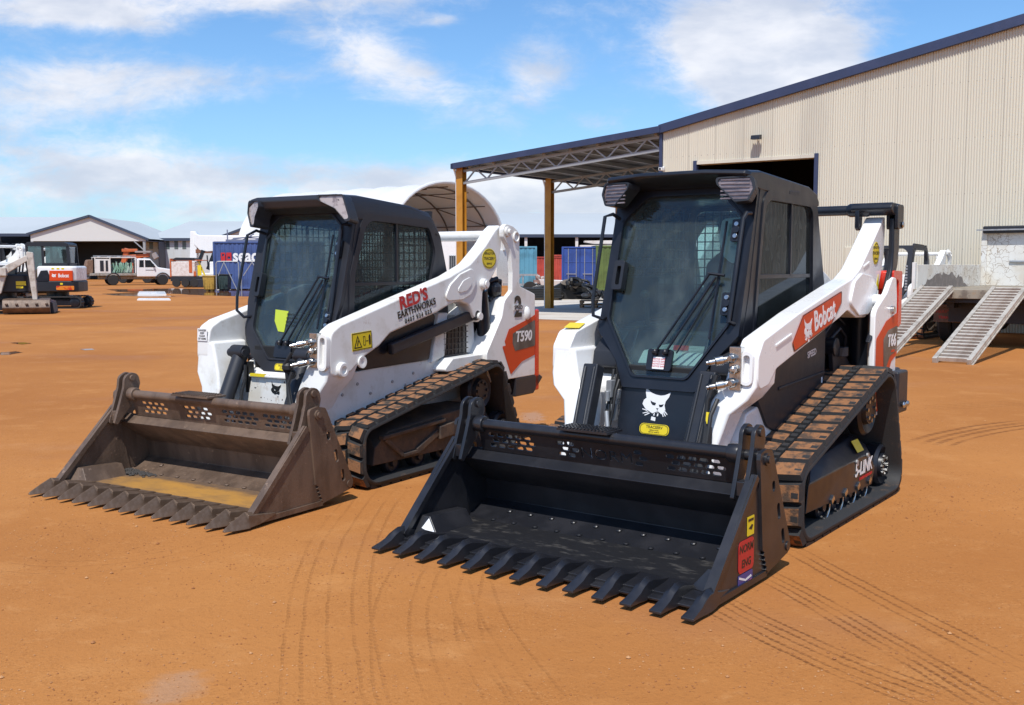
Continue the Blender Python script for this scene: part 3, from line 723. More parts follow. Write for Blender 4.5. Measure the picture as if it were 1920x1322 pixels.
m = MB(); m.tube([(.46, .96, .93), (.43, .92, .80), (.43, .90, .70), (.44, .86, .55), (.44, .78, .40)], .012, 8); m.tube([(.47, .96, .80), (.46, .90, .72), (.46, .88, .65), (.46, .82, .45)], .012, 8)
m.tube([(.445, .895, .66), (.447, .87, .55), (.45, .80, .42)], [.026, .032, .03], 10); m.build('hose', M['hose'], ld)
m = MB(); m.tube([(.437, .91, .735), (.437, .899, .675)], .0135, 8); m.build('hose_band', M['yellow'], ld)
# the mess of lines on the far side of the front panel
m = MB()
for k in range(3): m.tube([(-.29 + .018 * k, 1.16, .90 - .03 * k), (-.285 + .016 * k, 1.12, .78), (-.30 + .02 * k, 1.10, .66), (-.28, 1.06, .48)], .009, 8)
m.build('hose', M['hose'], ld)
m = MB(); m.box(-.31, -.26, 1.10, 1.16, .60, .70); m.box(-.30, -.265, 1.09, 1.15, .74, .84); m.cyl((-.285, 1.08, .78), (-.285, 1.08, .72), .016); m.cyl((-.29, 1.08, .66), (-.27, 1.06, .57), .014); m.build('valve_block', M['galv'], ld, bevel=.003)
# rear bar and link
m = MB(); m.cyl((-.53, 3.08, 1.885), (.53, 3.08, 1.885), .034)
for sx in (-1, 1):
    m.lathe([(.036, 0), (.046, sx * .02), (.046, sx * .14), (.036, sx * .16)], (sx * .42, 3.08, 1.885))
    m.prism(fillet([(3.00, 1.885), (3.04, 1.93), (3.22, 1.925), (3.245, 1.90), (3.24, 1.855), (3.1, 1.845)], .02, 3), 'x', sx * .46, sx * .735)
    m.prism(fillet([(3.02, 1.90), (3.10, 1.90), (3.09, 1.78), (3.06, 1.74), (3.02, 1.76)], .02, 3), 'x', sx * .49, sx * .52)
    for xo in (.675, .73): m.prism(fillet([(3.10, 1.92), (3.245, 1.92), (3.25, 1.76), (3.11, 1.75)], .02, 3), 'x', sx * xo, sx * (xo + .022))
    m.lathe([(.02, 0), (.02, sx * .012), (0, sx * .012)], (sx * .752, 3.21, 1.785), mi=1)
m.build('rear_crossbar', [M['black'], M['chrome']], ld, bevel=.008)
for sx in (-1, 1):
    m = MB(); pth = [(3.185, 1.84), (3.19, 1.62), (3.17, 1.50), (3.06, 1.32), (2.90, 1.17), (2.74, 1.02)]
    m.loft([[(sx * .69, y - .075, z_ - .012), (sx * .728, y - .075, z_ - .012), (sx * .728, y + .06, z_ + .02), (sx * .69, y + .06, z_ + .02)] for y, z_ in pth]); m.build('rear_link', M['black'], ld, bevel=.012)
# tailgate uprights, decal, lamp
TG = fillet([(2.705, .52), (2.72, 1.20), (2.76, 1.235), (2.96, 1.33), (3.07, 1.43), (3.155, 1.43), (3.185, 1.30), (3.19, 1.1), (3.20, .52)], [.01, .08, .08, .12, .06, .04, .05, .05, .01], 5)
for sx in (-1, 1):
    m = MB(); m.prism(TG, 'x', sx * .705, sx * .742); tg = m.build('tailgate_upright', M['white'], ld, bevel=.014, seg=3)
    m = MB(); m.add(*fill2d([fillet([(3.10, 1.28), (3.10, 1.475), (3.30, 1.47), (3.30, 1.10), (3.22, 1.08), (3.22, 1.40), (3.17, 1.42)], .02, 3)], .14), M=Matrix(((0, 0, sx, sx * .60), (1, 0, 0, 0), (0, 1, 0, 0), (0, 0, 0, 1)))); m.build('tail_lamp', M['red'], tg, bevel=.012)
    if sx > 0:
        fx = frame((.743, 0, 0), (0, 1, 0), (0, 0, 1))
        d = decal('side_decal', M['orange'], tg, fx, splines=[fillet([(2.735, .55), (2.745, 1.03), (2.95, 1.14), (3.198, 1.19), (3.20, .90), (3.08, .86), (2.98, .74), (2.93, .55)], .02, 3)])
        d2 = decal('decal_panel', M['grey_vinyl'], d, sh(fx, 0, 0, .002), splines=[fillet([(2.90, .88), (2.89, 1.02), (2.99, 1.075), (3.196, 1.10), (3.197, .93), (3.04, .90), (2.92, .79)], .02, 3)])
        decal('lettering', M['sticker_white'], d2, sh(fx, 3.07, 1.0, .004), txt='T66', size=.115, bold=.02, shear=.15)
        decal('lettering', M['red'], d2, sh(fx, 3.10, .93, .004), txt='R-SERIES', size=.022, bold=.02, shear=.15)
        m = MB(); m.add(*_disc(.026, .02), M=sh(fx, 3.06, 1.21)); m.build('lock_handle', M['chrome'], tg)
m = MB(); m.box(-.60, .60, 3.08, 3.19, .55, 1.40); m.box(-.42, .42, 2.44, 3.08, 1.0, 1.36); m.build('engine_cover', M['white'], ld, bevel=.03, seg=3)
m = MB(); m.prism([(2.44, 1.30), (2.50, 1.50), (2.62, 1.50), (2.95, 1.37), (2.95, 1.30)], 'x', .26, .41); m.build('hood_side', M['white'], ld, bevel=.015)
m = MB(); m.box(-.74, .74, 3.19, 3.33, .50, .80); m.box(.62, .80, 3.08, 3.30, .50, .79); m.cyl((.80, 3.24, .56), (.83, 3.24, .56), .022, mi=1); m.cyl((.80, 3.16, .56), (.83, 3.16, .56), .022, mi=1); m.build('rear_bumper', [M['plastic'], M['chrome']], ld, bevel=.02)
# arm decals
arm = [o for o in ld.children if o.name.startswith('lift_arm')][1]
fx = frame((.6565, 1.93, 1.19), (0, 1, .213), (0, 0, 1))
ey = [(1.511, 1.073), (1.665, 1.225), (2.31, 1.352), (2.31, 1.278), (2.14, 1.155), (1.545, 1.023)]
inv = fx.inverted()
pl = [tuple((inv @ Vector((.6565, y, z_)))[:2]) for y, z_ in ey]
d = decal('brand_decal', M['orange'], arm, fx, splines=[fillet(pl, .012, 3)])
decal('brand_edge', M['text_black'], d, sh(fx, 0, 0, .0012), splines=[[(x * 1.0, y) for x, y in fillet(pl, .012, 3)], [(x * .975, y * .93) for x, y in fillet(pl, .012, 3)]], th=.0006)
decal('cat_emblem', M['sticker_white'], d, sh(fx, -.185, -.012, .002), geo=cat_logo(.15, bits=True))
decal('lettering', M['sticker_white'], d, sh(fx, .09, .002, .002), txt='Bobcat', size=.165, bold=.022, wide=.78)
oval_sign(arm, frame((.656, 2.965, 1.59), (0, 1, 0), (0, .35, 1)), .125, .15, 'GERALDTON', 'TRACSERV', 'SERVICE', stadium=False)
decal('warning_sticker', M['yellow'], arm, frame((.656, 3.02, 1.40), (0, 1, 0), (0, 0, 1)), splines=[[(-.045, -.05), (.02, -.05), (.01, .05)]])
larm = [o for o in ld.children if o.name.startswith('lift_arm')][0]
decal('warning_sticker', M['yellow'], larm, frame((-.592, 1.20, 1.142), (.9, .2, 0), (0, 1, .222)), splines=[rrect(-.05, .05, -.055, .055, .005)], lift=.004)
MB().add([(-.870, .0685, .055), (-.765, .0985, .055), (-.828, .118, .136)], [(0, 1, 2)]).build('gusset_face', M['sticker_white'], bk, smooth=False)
# bucket stickers
fx = frame((.9155, 0, 0), (0, 1, 0), (0, 0, 1))
d = decal('sticker', M['yellow'], bk, sh(fx, .385, .305), splines=[rrect(-.038, .038, -.045, .045, .004)])
decal('sticker_mark', M['text_black'], d, sh(fx, .385, .305, .002), geo=(lambda g: g)(fill2d([rrect(-.03, .03, .022, .034, .001)], .0006)))
decal('sticker_mark', M['text_black'], d, sh(fx, .385, .305, .002), splines=[[(-.025, -.01), (.01, -.02), (.025, .0), (.01, .006)]], th=.0006)
d = decal('maker_plate', M['text_red'], bk, sh(fx, .34, .175), splines=[rrect(-.085, .085, -.075, .075, .025)])
decal('lettering', M['text_black'], d, sh(fx, .34, .21, .002), txt='NORM', size=.052, bold=.02, shear=.1, th=.0006); decal('lettering', M['text_black'], d, sh(fx, .34, .14, .002), txt='ENG', size=.052, bold=.02, shear=.1, th=.0006)
d = decal('flag_sticker', mat('navy_vinyl', (.05, .05, .22), .4), bk, sh(fx, .335, .068), splines=[rrect(-.08, .08, -.026, .026, .01)])
decal('flag_mark', M['sticker_white'], d, sh(fx, .335, .068, .002), splines=[[(-.07, .02), (.0, -.004), (.06, .004), (.07, -.006), (.0, -.014), (-.072, .01)]], th=.0006)
decal('flag_mark', mat('pink_vinyl', (.6, .12, .3), .4), d, sh(fx, .335, .068, .0022), splines=[[(-.07, -.022), (.07, -.016), (.07, -.022)]], th=.0006)
# visor lamps
def lamp(cab, fr_, pts, depth, lens, shell, ribs=0, back=None):
    q = MB(); big = [(x * 1.14, y * 1.16) for x, y in pts]
    q.add(*fill2d([fillet(big, .02, 3), fillet(pts, .015, 3)], depth), M=fr_ @ Matrix.Translation((0, 0, -depth))); q.add(*fill2d([fillet(big, .02, 3)], .01), M=fr_ @ Matrix.Translation((0, 0, -depth - .01)))
    hl = q.build('headlight', shell, cab, bevel=.004)
    q = MB(); q.add(*fill2d([fillet(pts, .015, 3)], .008), M=fr_ @ Matrix.Translation((0, 0, -.018)))
    ys = [p[1] for p in pts]; xs = [p[0] for p in pts]
    for k in range(ribs):
        yy = min(ys) + (max(ys) - min(ys)) * (k + .5) / ribs; wdt = 1 - .0 * k
        q.box(min(xs) * .8, max(xs) * .8, yy - .004, yy + .004, -.010, -.003, M=fr_)
    q.build('lamp_lens', lens, hl)
    return hl
lamp(cab, frame((.385, 1.315, 1.935), (1, .25, 0), (.0, .10, 1)), [(-.10, .055), (.085, .06), (.10, .0), (.07, -.06), (.0, -.065), (-.09, .02)], .09, M['lens_dark'], M['plastic'], 6)
lamp(cab, frame((-.385, 1.315, 1.935), (1, -.25, 0), (.0, .10, 1)), [(-.085, .06), (.10, .055), (.09, .02), (.0, -.065), (-.07, -.06), (-.10, .0)], .09, M['lens_dark'], M['plastic'], 6)
# stickers and small things on the cab and track
d = decal('sticker', M['sticker_white'], cab, sh(fr, .0, V(.945), .022), splines=[rrect(-.04, .035, -.035, .035, .004)])
mb = MB()
for k in range(4): mb.add(*text2d('NOTICE SAFE', .013, .0006, bold=.01, align='CENTER'), M=sh(fr, -.002, V(.945) + .022 - .014 * k, .025))
mb.build('lettering', M['text_red'], d, smooth=False)
decal('pale_cab_panel', M['pale_panel'], cab, frame((.25, 1.62, 1.66), (1, .25, 0), (0, .05, 1)), splines=[fillet([(-.075, .12), (.10, .14), (.09, -.04), (.0, -.15), (-.06, -.10), (-.09, .0)], .03, 4)], th=.004)  # flat pale panel hung behind the windscreen
decal('cab_sticker', M['red'], cab, frame((.0, 1.45, 1.02), (1, 0, 0), (0, .3, 1)), splines=[rrect(-.05, .05, -.015, .015, .004)], th=.004)
q = MB(); q.box(.448, .462, 1.92, 2.08, 1.905, 1.955); q.build('vent_cover', M['plastic'], cab, bevel=.004)
uc = tr[1][1]
fx = frame((.802, 2.375, .25), (0, 1, .02), (0, 0, 1))
decal('lettering', M['sticker_white'], uc, fx, txt='5-LINK', size=.115, bold=.02, shear=.15, wide=.95)
decal('lettering', M['text_red'], uc, sh(fx, .04, -.062), txt='TORSION SUSPENSION', size=.024, bold=.02, shear=.15)
for y, z_ in ((2.24, .305), (2.44, .318)): MB().lathe([(.014, 0), (.014, .01), (0, .01)], (.80, y, z_)).build('bolt', M['galv'], uc)
q = decal('warning_sticker', M['yellow'], uc, frame((.755, 2.36, .378), (0, 1, .0), (-.62, .1, 1)), splines=[rrect(-.06, .06, -.04, .04, .004)], lift=.012)
# black knee cover between cab and arm
q = MB(); q.prism(fillet([(1.20, .90), (1.22, 1.0), (1.36, 1.12), (1.7, 1.16), (1.7, .90)], .02, 3), 'x', .30, .47); q.prism(fillet([(1.20, .90), (1.22, 1.0), (1.36, 1.12), (1.7, 1.16), (1.7, .90)], .02, 3), 'x', -.47, -.30)
q.build('knee_cover', M['plastic'], ld, bevel=.012)

# ---- the worked loader with the brown bucket
CL = dict(CR)
CL.update(pose=ML, rear_lo=1.06, screen_glass=M['windscreen_clear'], high_seat=False, bucket_mat=M['steel_brown'], floor_mat=M['yellowmud'], tooth_mat=M['steel_tooth'], cab_mat=M['plastic_dusty'],
          tooth=[(.16, .050, .050, .062, .9, .1), (.02, .072, .02, .092, .8, .2), (-.055, .074, .016, .104, .75, .2), (-.06, .088, .014, .108, .6, .45), (-.14, .060, .016, .076, .5, .5), (-.222, .022, .020, .036, .6, .4)],
          screen=[(-.70, -.40), (-.27, .02), (.10, .42), (.47, .74)], screen_text=None, step=(-.30, .05), bolts=(10, 2),
          track=[(1.05, .004), (3.135, .004), (2.785, .768), (1.05, .426)], track_r=[.17, .15, .17, .13], track_x=(.455, .84), tread='block', mud=M['mud_worn'],
          frame_x=(.66, .77), frame1=[(1.24, .14), (1.26, .26), (1.40, .36), (2.45, .42), (2.75, .22), (2.70, .12)], frame2=[(1.24, .14), (1.30, .36), (2.0, .45), (2.45, .44), (2.80, .33), (2.76, .12)],
          uc_bars=[((1.36, .31), (.775, 1.56, .165), .03, .035), ((1.56, .165), (.775, 1.74, .17), .03, .03), ((1.72, .17), (.775, 1.98, .275), .03, .05), ((1.32, .325), (.78, 2.05, .36), .05, .03), ((1.98, .27), (.78, 2.18, .285), .05, .10)],
          uc_mat=mat('muddy_frame', (.05, .040, .034), .7, col2=(.10, .068, .046), scale=6, bump=.2, dirt=.2, dcol=(.13, .085, .055)),
          rollers=[(1.50, .12, .075), (1.80, .12, .075), (2.10, .12, .075), (2.40, .12, .075)], wheels=[('idler', 1.25, .22, .155), ('idler', 2.92, .18, .13), ('sprocket', 2.60, .52, .16)],
          plane=((1.186, .844), (1.428, 1.773)), ws=[(.139, .844), (.345, 1.05), (.361, 1.773), (.242, 1.87)], ws_r=[.05, .10, .12, .10, .10, .12, .10, .05], wc=1.4,
          front_outer=[(.165, .745), (.33, .86), (.41, 1.0), (.452, 1.25), (.452, 1.92)],
          side=[(1.26, 1.05), (1.36, 1.35), (1.47, 1.85), (1.50, 1.96), (2.10, 1.94), (2.36, 1.88), (2.47, 1.74), (2.57, 1.42), (2.57, 1.0), (1.26, .95)], side_r=[.02, .02, .03, .03, .08, .1, .08, .05, .03, .05],
          win=[(1.575, 1.83), (2.31, 1.812), (2.40, 1.62), (2.335, 1.40), (2.33, 1.16), (1.42, 1.14), (1.44, 1.45)], win_r=[.12, .09, .12, .12, .03, .03, .05], side_glass=M['side_glass'], rail=1.375, divider=1.93,
          roof=[(1.30, 1.975), (1.33, 2.005), (1.55, 2.008), (2.10, 1.968), (2.34, 1.925), (2.44, 1.82), (2.44, 1.78), (2.3, 1.84), (1.50, 1.88), (1.42, 1.88), (1.32, 1.92)],
          roof_x=[(-.462, -.05, .02), (-.44, -.012, .0), (-.38, .0, .0), (.38, .0, .0), (.44, -.012, .0), (.462, -.05, .02)],
          wiper=(.95, .265, 1.42), latch=(-.335, 1.36), hinges=(1.62, 1.12), hinge_x=.372,
          handles=[('grab_handle', [(-.375, 1.42, 1.74), (-.40, 1.34, 1.765), (-.43, 1.28, 1.73), (-.465, 1.20, 1.28), (-.46, 1.19, 1.18), (-.42, 1.22, 1.13), (-.38, 1.29, 1.14)], .011),
                   ('grab_handle', [(-.34, 1.43, 1.74), (-.325, 1.37, 1.70), (-.325, 1.30, 1.36)], .009),
                   ('door_strut', [(.415, 1.42, 1.80), (.40, 1.37, 1.79), (.385, 1.24, 1.06)], .014)])
ld, bk, tr, cab, fr, V = make_loader('track_loader', CL, label='worked white track loader with a mud-stained brown toothed bucket and signwritten arm', cat='track loader', group='track loaders parked side by side')
LL = ld
WW = M['white_worn']
pz = frame((0, 1.078, .53), (1, 0, 0), (0, .03, 1))
q = MB(); q.add(*fill2d([[(-.26, -.02), (.26, -.02), (.215, .20), (-.215, .20)]], .04), M=sh(pz, 0, 0, -.04)); q.box(-.22, .22, 1.06, 1.22, .715, .735)
pan = q.build('front_panel', mat('chipped_white_paint', (.74, .73, .69), .45, col2=(.62, .58, .50), scale=5, dirt=.18, dcol=(.35, .22, .12), dscale=6, chips=.025), ld, bevel=.008)
decal('cat_emblem', M['text_black'], pan, sh(pz, .03, .105, 0), geo=cat_logo(.115, bits=False))
oval_sign(cab, sh(fr, .01, V(.785), .002), .155, .05, 'TRACSERV', 'GERALDTON', 'SERVICE  AGENTS')
MB().box(-.20, -.06, 1.055, 1.075, .722, .742).build('yellow_trim', M['yellow'], pan)
decal('sticker', M['lime'], cab, sh(fr, -.105, V(1.11), -.012), splines=[[(-.06, .085), (.07, .075), (.06, -.08), (.0, -.075), (-.05, .0)]])
mb = MB()
for k in range(4): mb.add(*text2d('SERVICE DUE', .018, .0006, bold=.02), M=sh(fr, .01, V(1.16) - .027 * k, -.008))
mb.build('lettering', M['text_black'], cab, smooth=False)
# hull
h = MB()
h.prism(fillet([(1.12, .30), (3.20, .30), (3.30, .70), (3.30, 1.20), (2.4, 1.12), (1.40, .86), (1.14, .74)], .05, 4), 'x', -.44, .44)
for sx in (-1, 1):
    h.prism(fillet([(1.06, .40), (2.75, .45), (2.80, .76), (2.2, .79), (1.60, .78), (1.30, .765), (1.06, .74)], .03, 4), 'x', sx * .44, sx * .535)
    h.prism([(2.20, .76), (2.30, 1.14), (2.42, 1.14), (2.38, .80)], 'x', sx * .44, sx * .56); h.prism([(2.62, .80), (2.56, 1.12), (2.80, 1.22), (2.84, .80)], 'x', sx * .44, sx * .535)
    h.prism(fillet([(2.2, .69), (2.35, .79), (2.85, .795), (2.95, .70)], .02, 3), 'x', sx * .44, sx * .66)
hull = h.build('body', WW, ld, bevel=.012, seg=3)
MB().box(-.28, .28, 1.0, 1.2, .24, .48).build('belly_plate', M['plastic_dusty'], ld, bevel=.01)
for sx in (-1, 1):
    p = MB(); p.prism(fillet([(1.30, .77), (1.60, 1.0), (2.28, 1.15), (2.19, .785)], .03, 4), 'x', sx * .46, sx * .548)
    p.build('side_cover', M['black'], ld, bevel=.01)
    p = MB(); p.bar((sx * .59, 1.66, .905), (sx * .59, 2.74, 1.115), .05, .085); p.cyl((sx * .55, 2.72, 1.11), (sx * .64, 2.72, 1.11), .05); p.build('control_link', M['plastic_dusty'], ld, bevel=.012)
    p = MB()
    for k in range(7): p.box(*sorted((sx * .553, sx * .560)), 2.37 + k * .05, 2.377 + k * .05, .80, 1.03)
    for k in range(6): p.box(*sorted((sx * .553, sx * .560)), 2.36, 2.70, .80 + k * .044, .807 + k * .044)
    p.box(*sorted((sx * .50, sx * .537)), 2.36, 2.70, .79, 1.04); p.build('vent_grille', M['black'], ld)
    p = MB(); p.cyl((sx * .575, 2.86, 1.30), (sx * .57, 2.93, .86), .058); p.cyl((sx * .575, 2.855, 1.34), (sx * .573, 2.87, 1.22), .035, mi=0)
    p.box(*sorted((sx * .44, sx * .50)), 2.7, 3.05, .78, 1.30); p.prism([(2.78, .78), (2.90, .98), (3.02, .90), (2.98, .78)], 'x', sx * .55, sx * .60)
    p.tube([(sx * .56, 2.95, 1.36), (sx * .60, 3.06, 1.40), (sx * .59, 3.11, 1.31), (sx * .56, 3.0, 1.22)], .022, 8); p.tube([(sx * .56, 2.97, 1.40), (sx * .61, 3.10, 1.38), (sx * .58, 3.13, 1.25)], .02, 8); p.ball((sx * .58, 3.05, 1.31), .07)
    p.build('lift_cylinder', M['black'], ld, bevel=.006)
# arms
AL = fillet([(3.06, 1.846), (2.98, 1.80), (2.84, 1.673), (2.62, 1.52), (2.34, 1.424), (1.70, 1.27), (1.08, 1.115), (.985, 1.065), (.965, .98), (.96, .86), (.99, .76), (1.18, .785), (1.30, .87), (1.486, .944), (1.607, 1.026), (2.17, 1.152), (2.35, 1.21), (2.47, 1.228), (2.60, 1.195), (2.665, 1.10), (2.70, 1.06), (2.755, 1.05), (2.785, 1.10), (2.79, 1.20), (2.80, 1.30), (2.95, 1.42), (3.02, 1.50), (3.075, 1.66), (3.075, 1.80)],
            [.03, .2, .4, .3, .3, .5, .1, .08, .1, .1, .05, .05, .1, .1, .1, .1, .1, .1, .08, .1, .04, .04, .04, .05, .06, .1, .1, .15, .05], 5)
GL = fillet([(2.24, 1.235), (2.33, 1.36), (2.46, 1.44), (2.64, 1.49), (2.70, 1.38), (2.62, 1.28), (2.50, 1.24)], [.04, .1, .1, .05, .1, .1, .05], 5)
for sx in (-1, 1):
    a = MB(); a.prism(AL, 'x', sx * .515, sx * .64); arm = a.build('lift_arm', WW, ld, bevel=.016, seg=3)
    a = MB(); a.prism(GL, 'x', sx * .636, sx * .652); a.build('arm_boss', WW, arm, bevel=.006, seg=3)
    a = MB(); a.prism(fillet([(2.38, 1.285), (2.50, 1.39), (2.60, 1.42), (2.62, 1.36), (2.55, 1.31)], .03, 4), 'x', sx * .65, sx * .657); a.build('arm_rib', WW, arm, bevel=.003)
    a = MB(); a.lathe([(.042, 0), (.042, sx * .05), (.026, sx * .052), (.026, sx * .062), (0, sx * .062)], (sx * .63, 2.79, 1.36)); a.build('pivot_pin', WW, arm)
    a = MB(); a.lathe([(.03, 0), (.03, sx * .03), (0, sx * .03)], (sx * .63, 2.74, 1.10)); a.build('pivot_pin', WW, arm)
    a = MB(); a.lathe([(.05, 0), (.052, sx * .03), (.045, sx * .04), (.028, sx * .04), (.026, sx * .02), (0, sx * .02)], (sx * .63, 1.075, .81)); a.build('pivot_boss', WW, arm)
    a = MB(); a.lathe([(.04, 0), (.042, sx * .02), (.02, sx * .02), (0, sx * .01)], (sx * .63, 1.29, .845)); a.build('pivot_boss', WW, arm)
    a = MB(); a.loft(leg_secs(sx, [(.48, .635, .97, 1.30, .96), (.44, .635, .96, 1.27, .84), (.40, .625, .94, 1.22, .74), (.37, .56, .92, 1.16, .64), (.35, .53, .90, 1.10, .52), (.34, .48, .80, .99, .26)])); a.build('arm_knuckle', WW, arm, bevel=.02, seg=3)
    a = MB(); a.add(*fill2d([rrect(-.04, .04, -.12, .12, .035), rrect(-.022, .022, -.10, .10, .02)], .035), M=frame((sx * .60, .968, .93), (1, 0, 0), (0, .05, 1))); (a.build('coupler_guard', WW, arm, bevel=.006) if sx > 0 else 0)
    t = MB(); d0, d1 = Vector((sx * .315, 1.085, .88)), Vector((sx * .325, .86, .40)); t.cyl(d0, d1, .055, n=20); t.cyl((sx * .255, 1.07, .89), (sx * .375, 1.07, .89), .05); t.cyl((sx * .24, 1.055, .885), (sx * .40, 1.055, .885), .03)
    t.build('tilt_cylinder', M['plastic_dusty'], ld, bevel=.004)
coupler(ld, .505, .95, 1.0)
m = MB(); m.tube([(.40, .86, .93), (.36, .84, .86), (.36, .86, .72), (.40, .82, .55), (.42, .72, .42)], .013, 8); m.tube([(.40, .86, .80), (.38, .84, .72), (.43, .82, .55), (.46, .74, .44)], .013, 8); m.ball((.36, .86, .83), .04); m.ball((.355, .9, .78), .035); m.build('hose', M['hose'], ld)
m = MB(); m.box(-.27, -.235, 1.08, 1.13, .60, .82); m.tube([(-.25, 1.06, .80), (-.24, 1.05, .70), (-.25, 1.02, .60), (-.24, 1.0, .52)], .012, 8); m.build('valve_block', M['hose'], ld)
# uprights
UP = fillet([(2.77, .56), (2.76, .80), (2.99, 1.09), (3.03, 1.22), (3.146, 1.297), (3.15, 1.45), (3.12, 1.64), (3.01, 1.74), (3.01, 1.82), (3.06, 1.85), (3.156, 1.835), (3.25, 1.79), (3.265, 1.74), (3.265, 1.335), (3.52, 1.262), (3.52, .56)], [.01, .05, .1, .08, .02, .1, .2, .04, .05, .05, .06, .06, .05, .04, .02, .01], 5)
for sx in (-1, 1):
    m = MB(); m.prism(UP, 'x', sx * .655, sx * .70); m.prism(fillet([(2.77, .56), (2.76, .80), (2.99, 1.09), (3.05, 1.25), (3.50, 1.24), (3.50, .56)], .03, 3), 'x', sx * .44, sx * .655)
    m.lathe([(.042, 0), (.042, sx * .03), (.022, sx * .032), (.022, sx * .05), (0, sx * .05)], (sx * .69, 3.065, 1.785)); m.lathe([(.045, 0), (.045, sx * .02), (.032, sx * .02), (.03, sx * .002), (0, sx * .002)], (sx * .695, 3.20, 1.745))
    m.ball((sx * .70, 3.38, 1.10), .055, sc=(.6, .8, 1.1))
    up = m.build('rear_upright', WW, ld, bevel=.012, seg=3)
    m = MB(); m.box(*sorted((sx * .50, sx * .70)), 3.515, 3.60, .42, 1.13); m.build('tail_lamp', M['red'], up, bevel=.02, seg=3)
    if sx > 0:
        fx = frame((.7015, 0, 0), (0, 1, 0), (0, 0, 1)); kx = -.055
        sy = lambda L: [(y + kx, z_ - .004) for y, z_ in L]
        d = decal('side_decal', M['orange'], up, fx, splines=[fillet(sy([(3.146, .983), (3.51, 1.069), (3.565, 1.09), (3.565, .74), (3.35, .697), (3.175, .603), (3.043, .847), (3.10, .85), (3.08, .885)]), .008, 3)])
        d2 = decal('decal_panel', M['grey_vinyl'], d, sh(fx, 0, 0, .002), splines=[fillet(sy([(3.204, .944), (3.565, 1.045), (3.565, .82), (3.24, .795), (3.20, .86)]), .015, 3)])
        decal('lettering', M['sticker_white'], d2, sh(fx, 3.375 + kx, .905, .004), txt='T590', size=.125, bold=.02, shear=.15)
        decal('lettering', M['text_black'], up, sh(fx, 3.235, 1.155, .001), txt='2', size=.24, bold=.03)
        decal('lettering_band', WW, up, sh(fx, 3.235, 1.155, .003), splines=[rrect(-.085, .085, -.022, .022, .002)]); decal('lettering', M['text_black'], up, sh(fx, 3.235, 1.155, .005), txt='SPEED', size=.048, bold=.02)
m = MB(); m.box(-.65, .65, 3.36, 3.52, .56, 1.24); m.box(-.40, .40, 2.46, 3.38, 1.0, 1.30); m.build('engine_cover', WW, ld, bevel=.03, seg=3)
m = MB(); m.prism([(3.2, .40), (3.2, .56), (3.60, .56), (3.66, .53), (3.5, .40)], 'x', -.70, .70); m.build('rear_bumper', M['plastic_dusty'], ld, bevel=.01)
m = MB(); m.cyl((-.53, 3.02, 1.752), (.53, 3.02, 1.752), .042, n=20)
for sx in (-1, 1): m.box(*sorted((sx * .45, sx * .515)), 2.98, 3.06, 1.66, 1.71)
m.build('rear_crossbar', WW, ld, bevel=.004)
arm = [o for o in ld.children if o.name.startswith('lift_arm')][1]
fx = frame((.6415, 1.90, 1.20), (0, 1, .205), (0, 0, 1))
decal('lettering', M['text_red'], arm, sh(fx, -.01, .067, 0), txt="RED'S", size=.128, bold=.035, wide=1.08)
# breaks of the stencil
decal('lettering', M['text_black'], arm, sh(fx, .015, -.011, 0), txt='EARTHWORKS', size=.072, bold=.022, wide=.98); decal('lettering', M['text_black'], arm, sh(fx, .02, -.072, 0), txt='0407 934 025', size=.048, bold=.012, spacing=1.15, wide=1.1)

oval_sign(arm, frame((.641, 2.885, 1.563), (0, 1, 0), (0, .05, 1)), .205, .165, 'GERALDTON', 'TRACSERV', 'SERVICE', stadium=False)
fx = frame((.6415, 1.29, .992), (0, 1, .06), (0, 0, 1))
d = decal('warning_sticker', M['yellow'], arm, fx, splines=[rrect(-.105, .105, -.062, .062, .004)])
decal('sticker_edge', M['text_black'], d, sh(fx, 0, 0, .002), splines=[rrect(-.101, .101, -.058, .058, .004), rrect(-.097, .097, -.054, .054, .004)], th=.0006)
decal('warning_mark', M['text_black'], d, sh(fx, -.045, -.005, .002), splines=[[(-.042, -.04), (.042, -.04), (0, .048)], [(-.03, -.033), (.03, -.033), (0, .033)]], th=.0006)
decal('warning_mark', M['text_black'], d, sh(fx, 0, 0, .002), splines=[[(-.055, -.03), (-.047, -.03), (-.035, .005), (-.045, .01), (-.05, -.01)]], th=.0006)
decal('warning_mark', M['text_black'], d, sh(fx, 0, 0, .002), splines=[rrect(.012, .034, -.034, .03, .002), rrect(.016, .030, -.03, .026, .001)], th=.0006)
decal('warning_mark', M['text_black'], d, sh(fx, 0, 0, .002), splines=[rrect(.04, .066, -.008, -.003, .001)], th=.0006)
decal('warning_mark', M['text_black'], d, sh(fx, 0, 0, .002), splines=[[(.072, -.035), (.078, -.035), (.080, -.01), (.083, -.035), (.089, -.035), (.091, .02), (.084, .036), (.076, .036), (.070, .02)]], th=.0006)
larm = [o for o in ld.children if o.name.startswith('lift_arm')][0]
fl = frame((-.575, .962, 1.01), (1, 0, 0), (0, .05, 1))
d = decal('sticker', M['sticker_white'], larm, fl, splines=[rrect(-.05, .05, -.045, .045, .004)])
mb = MB()
for k, tx in enumerate(('DANGER', 'KEEP', 'CLEAR', 'OF ARMS')): mb.add(*text2d(tx, .02, .0006, bold=.02), M=sh(fl, 0, .03 - .02 * k, .003))
mb.build('lettering', M['text_black'], d, smooth=False)
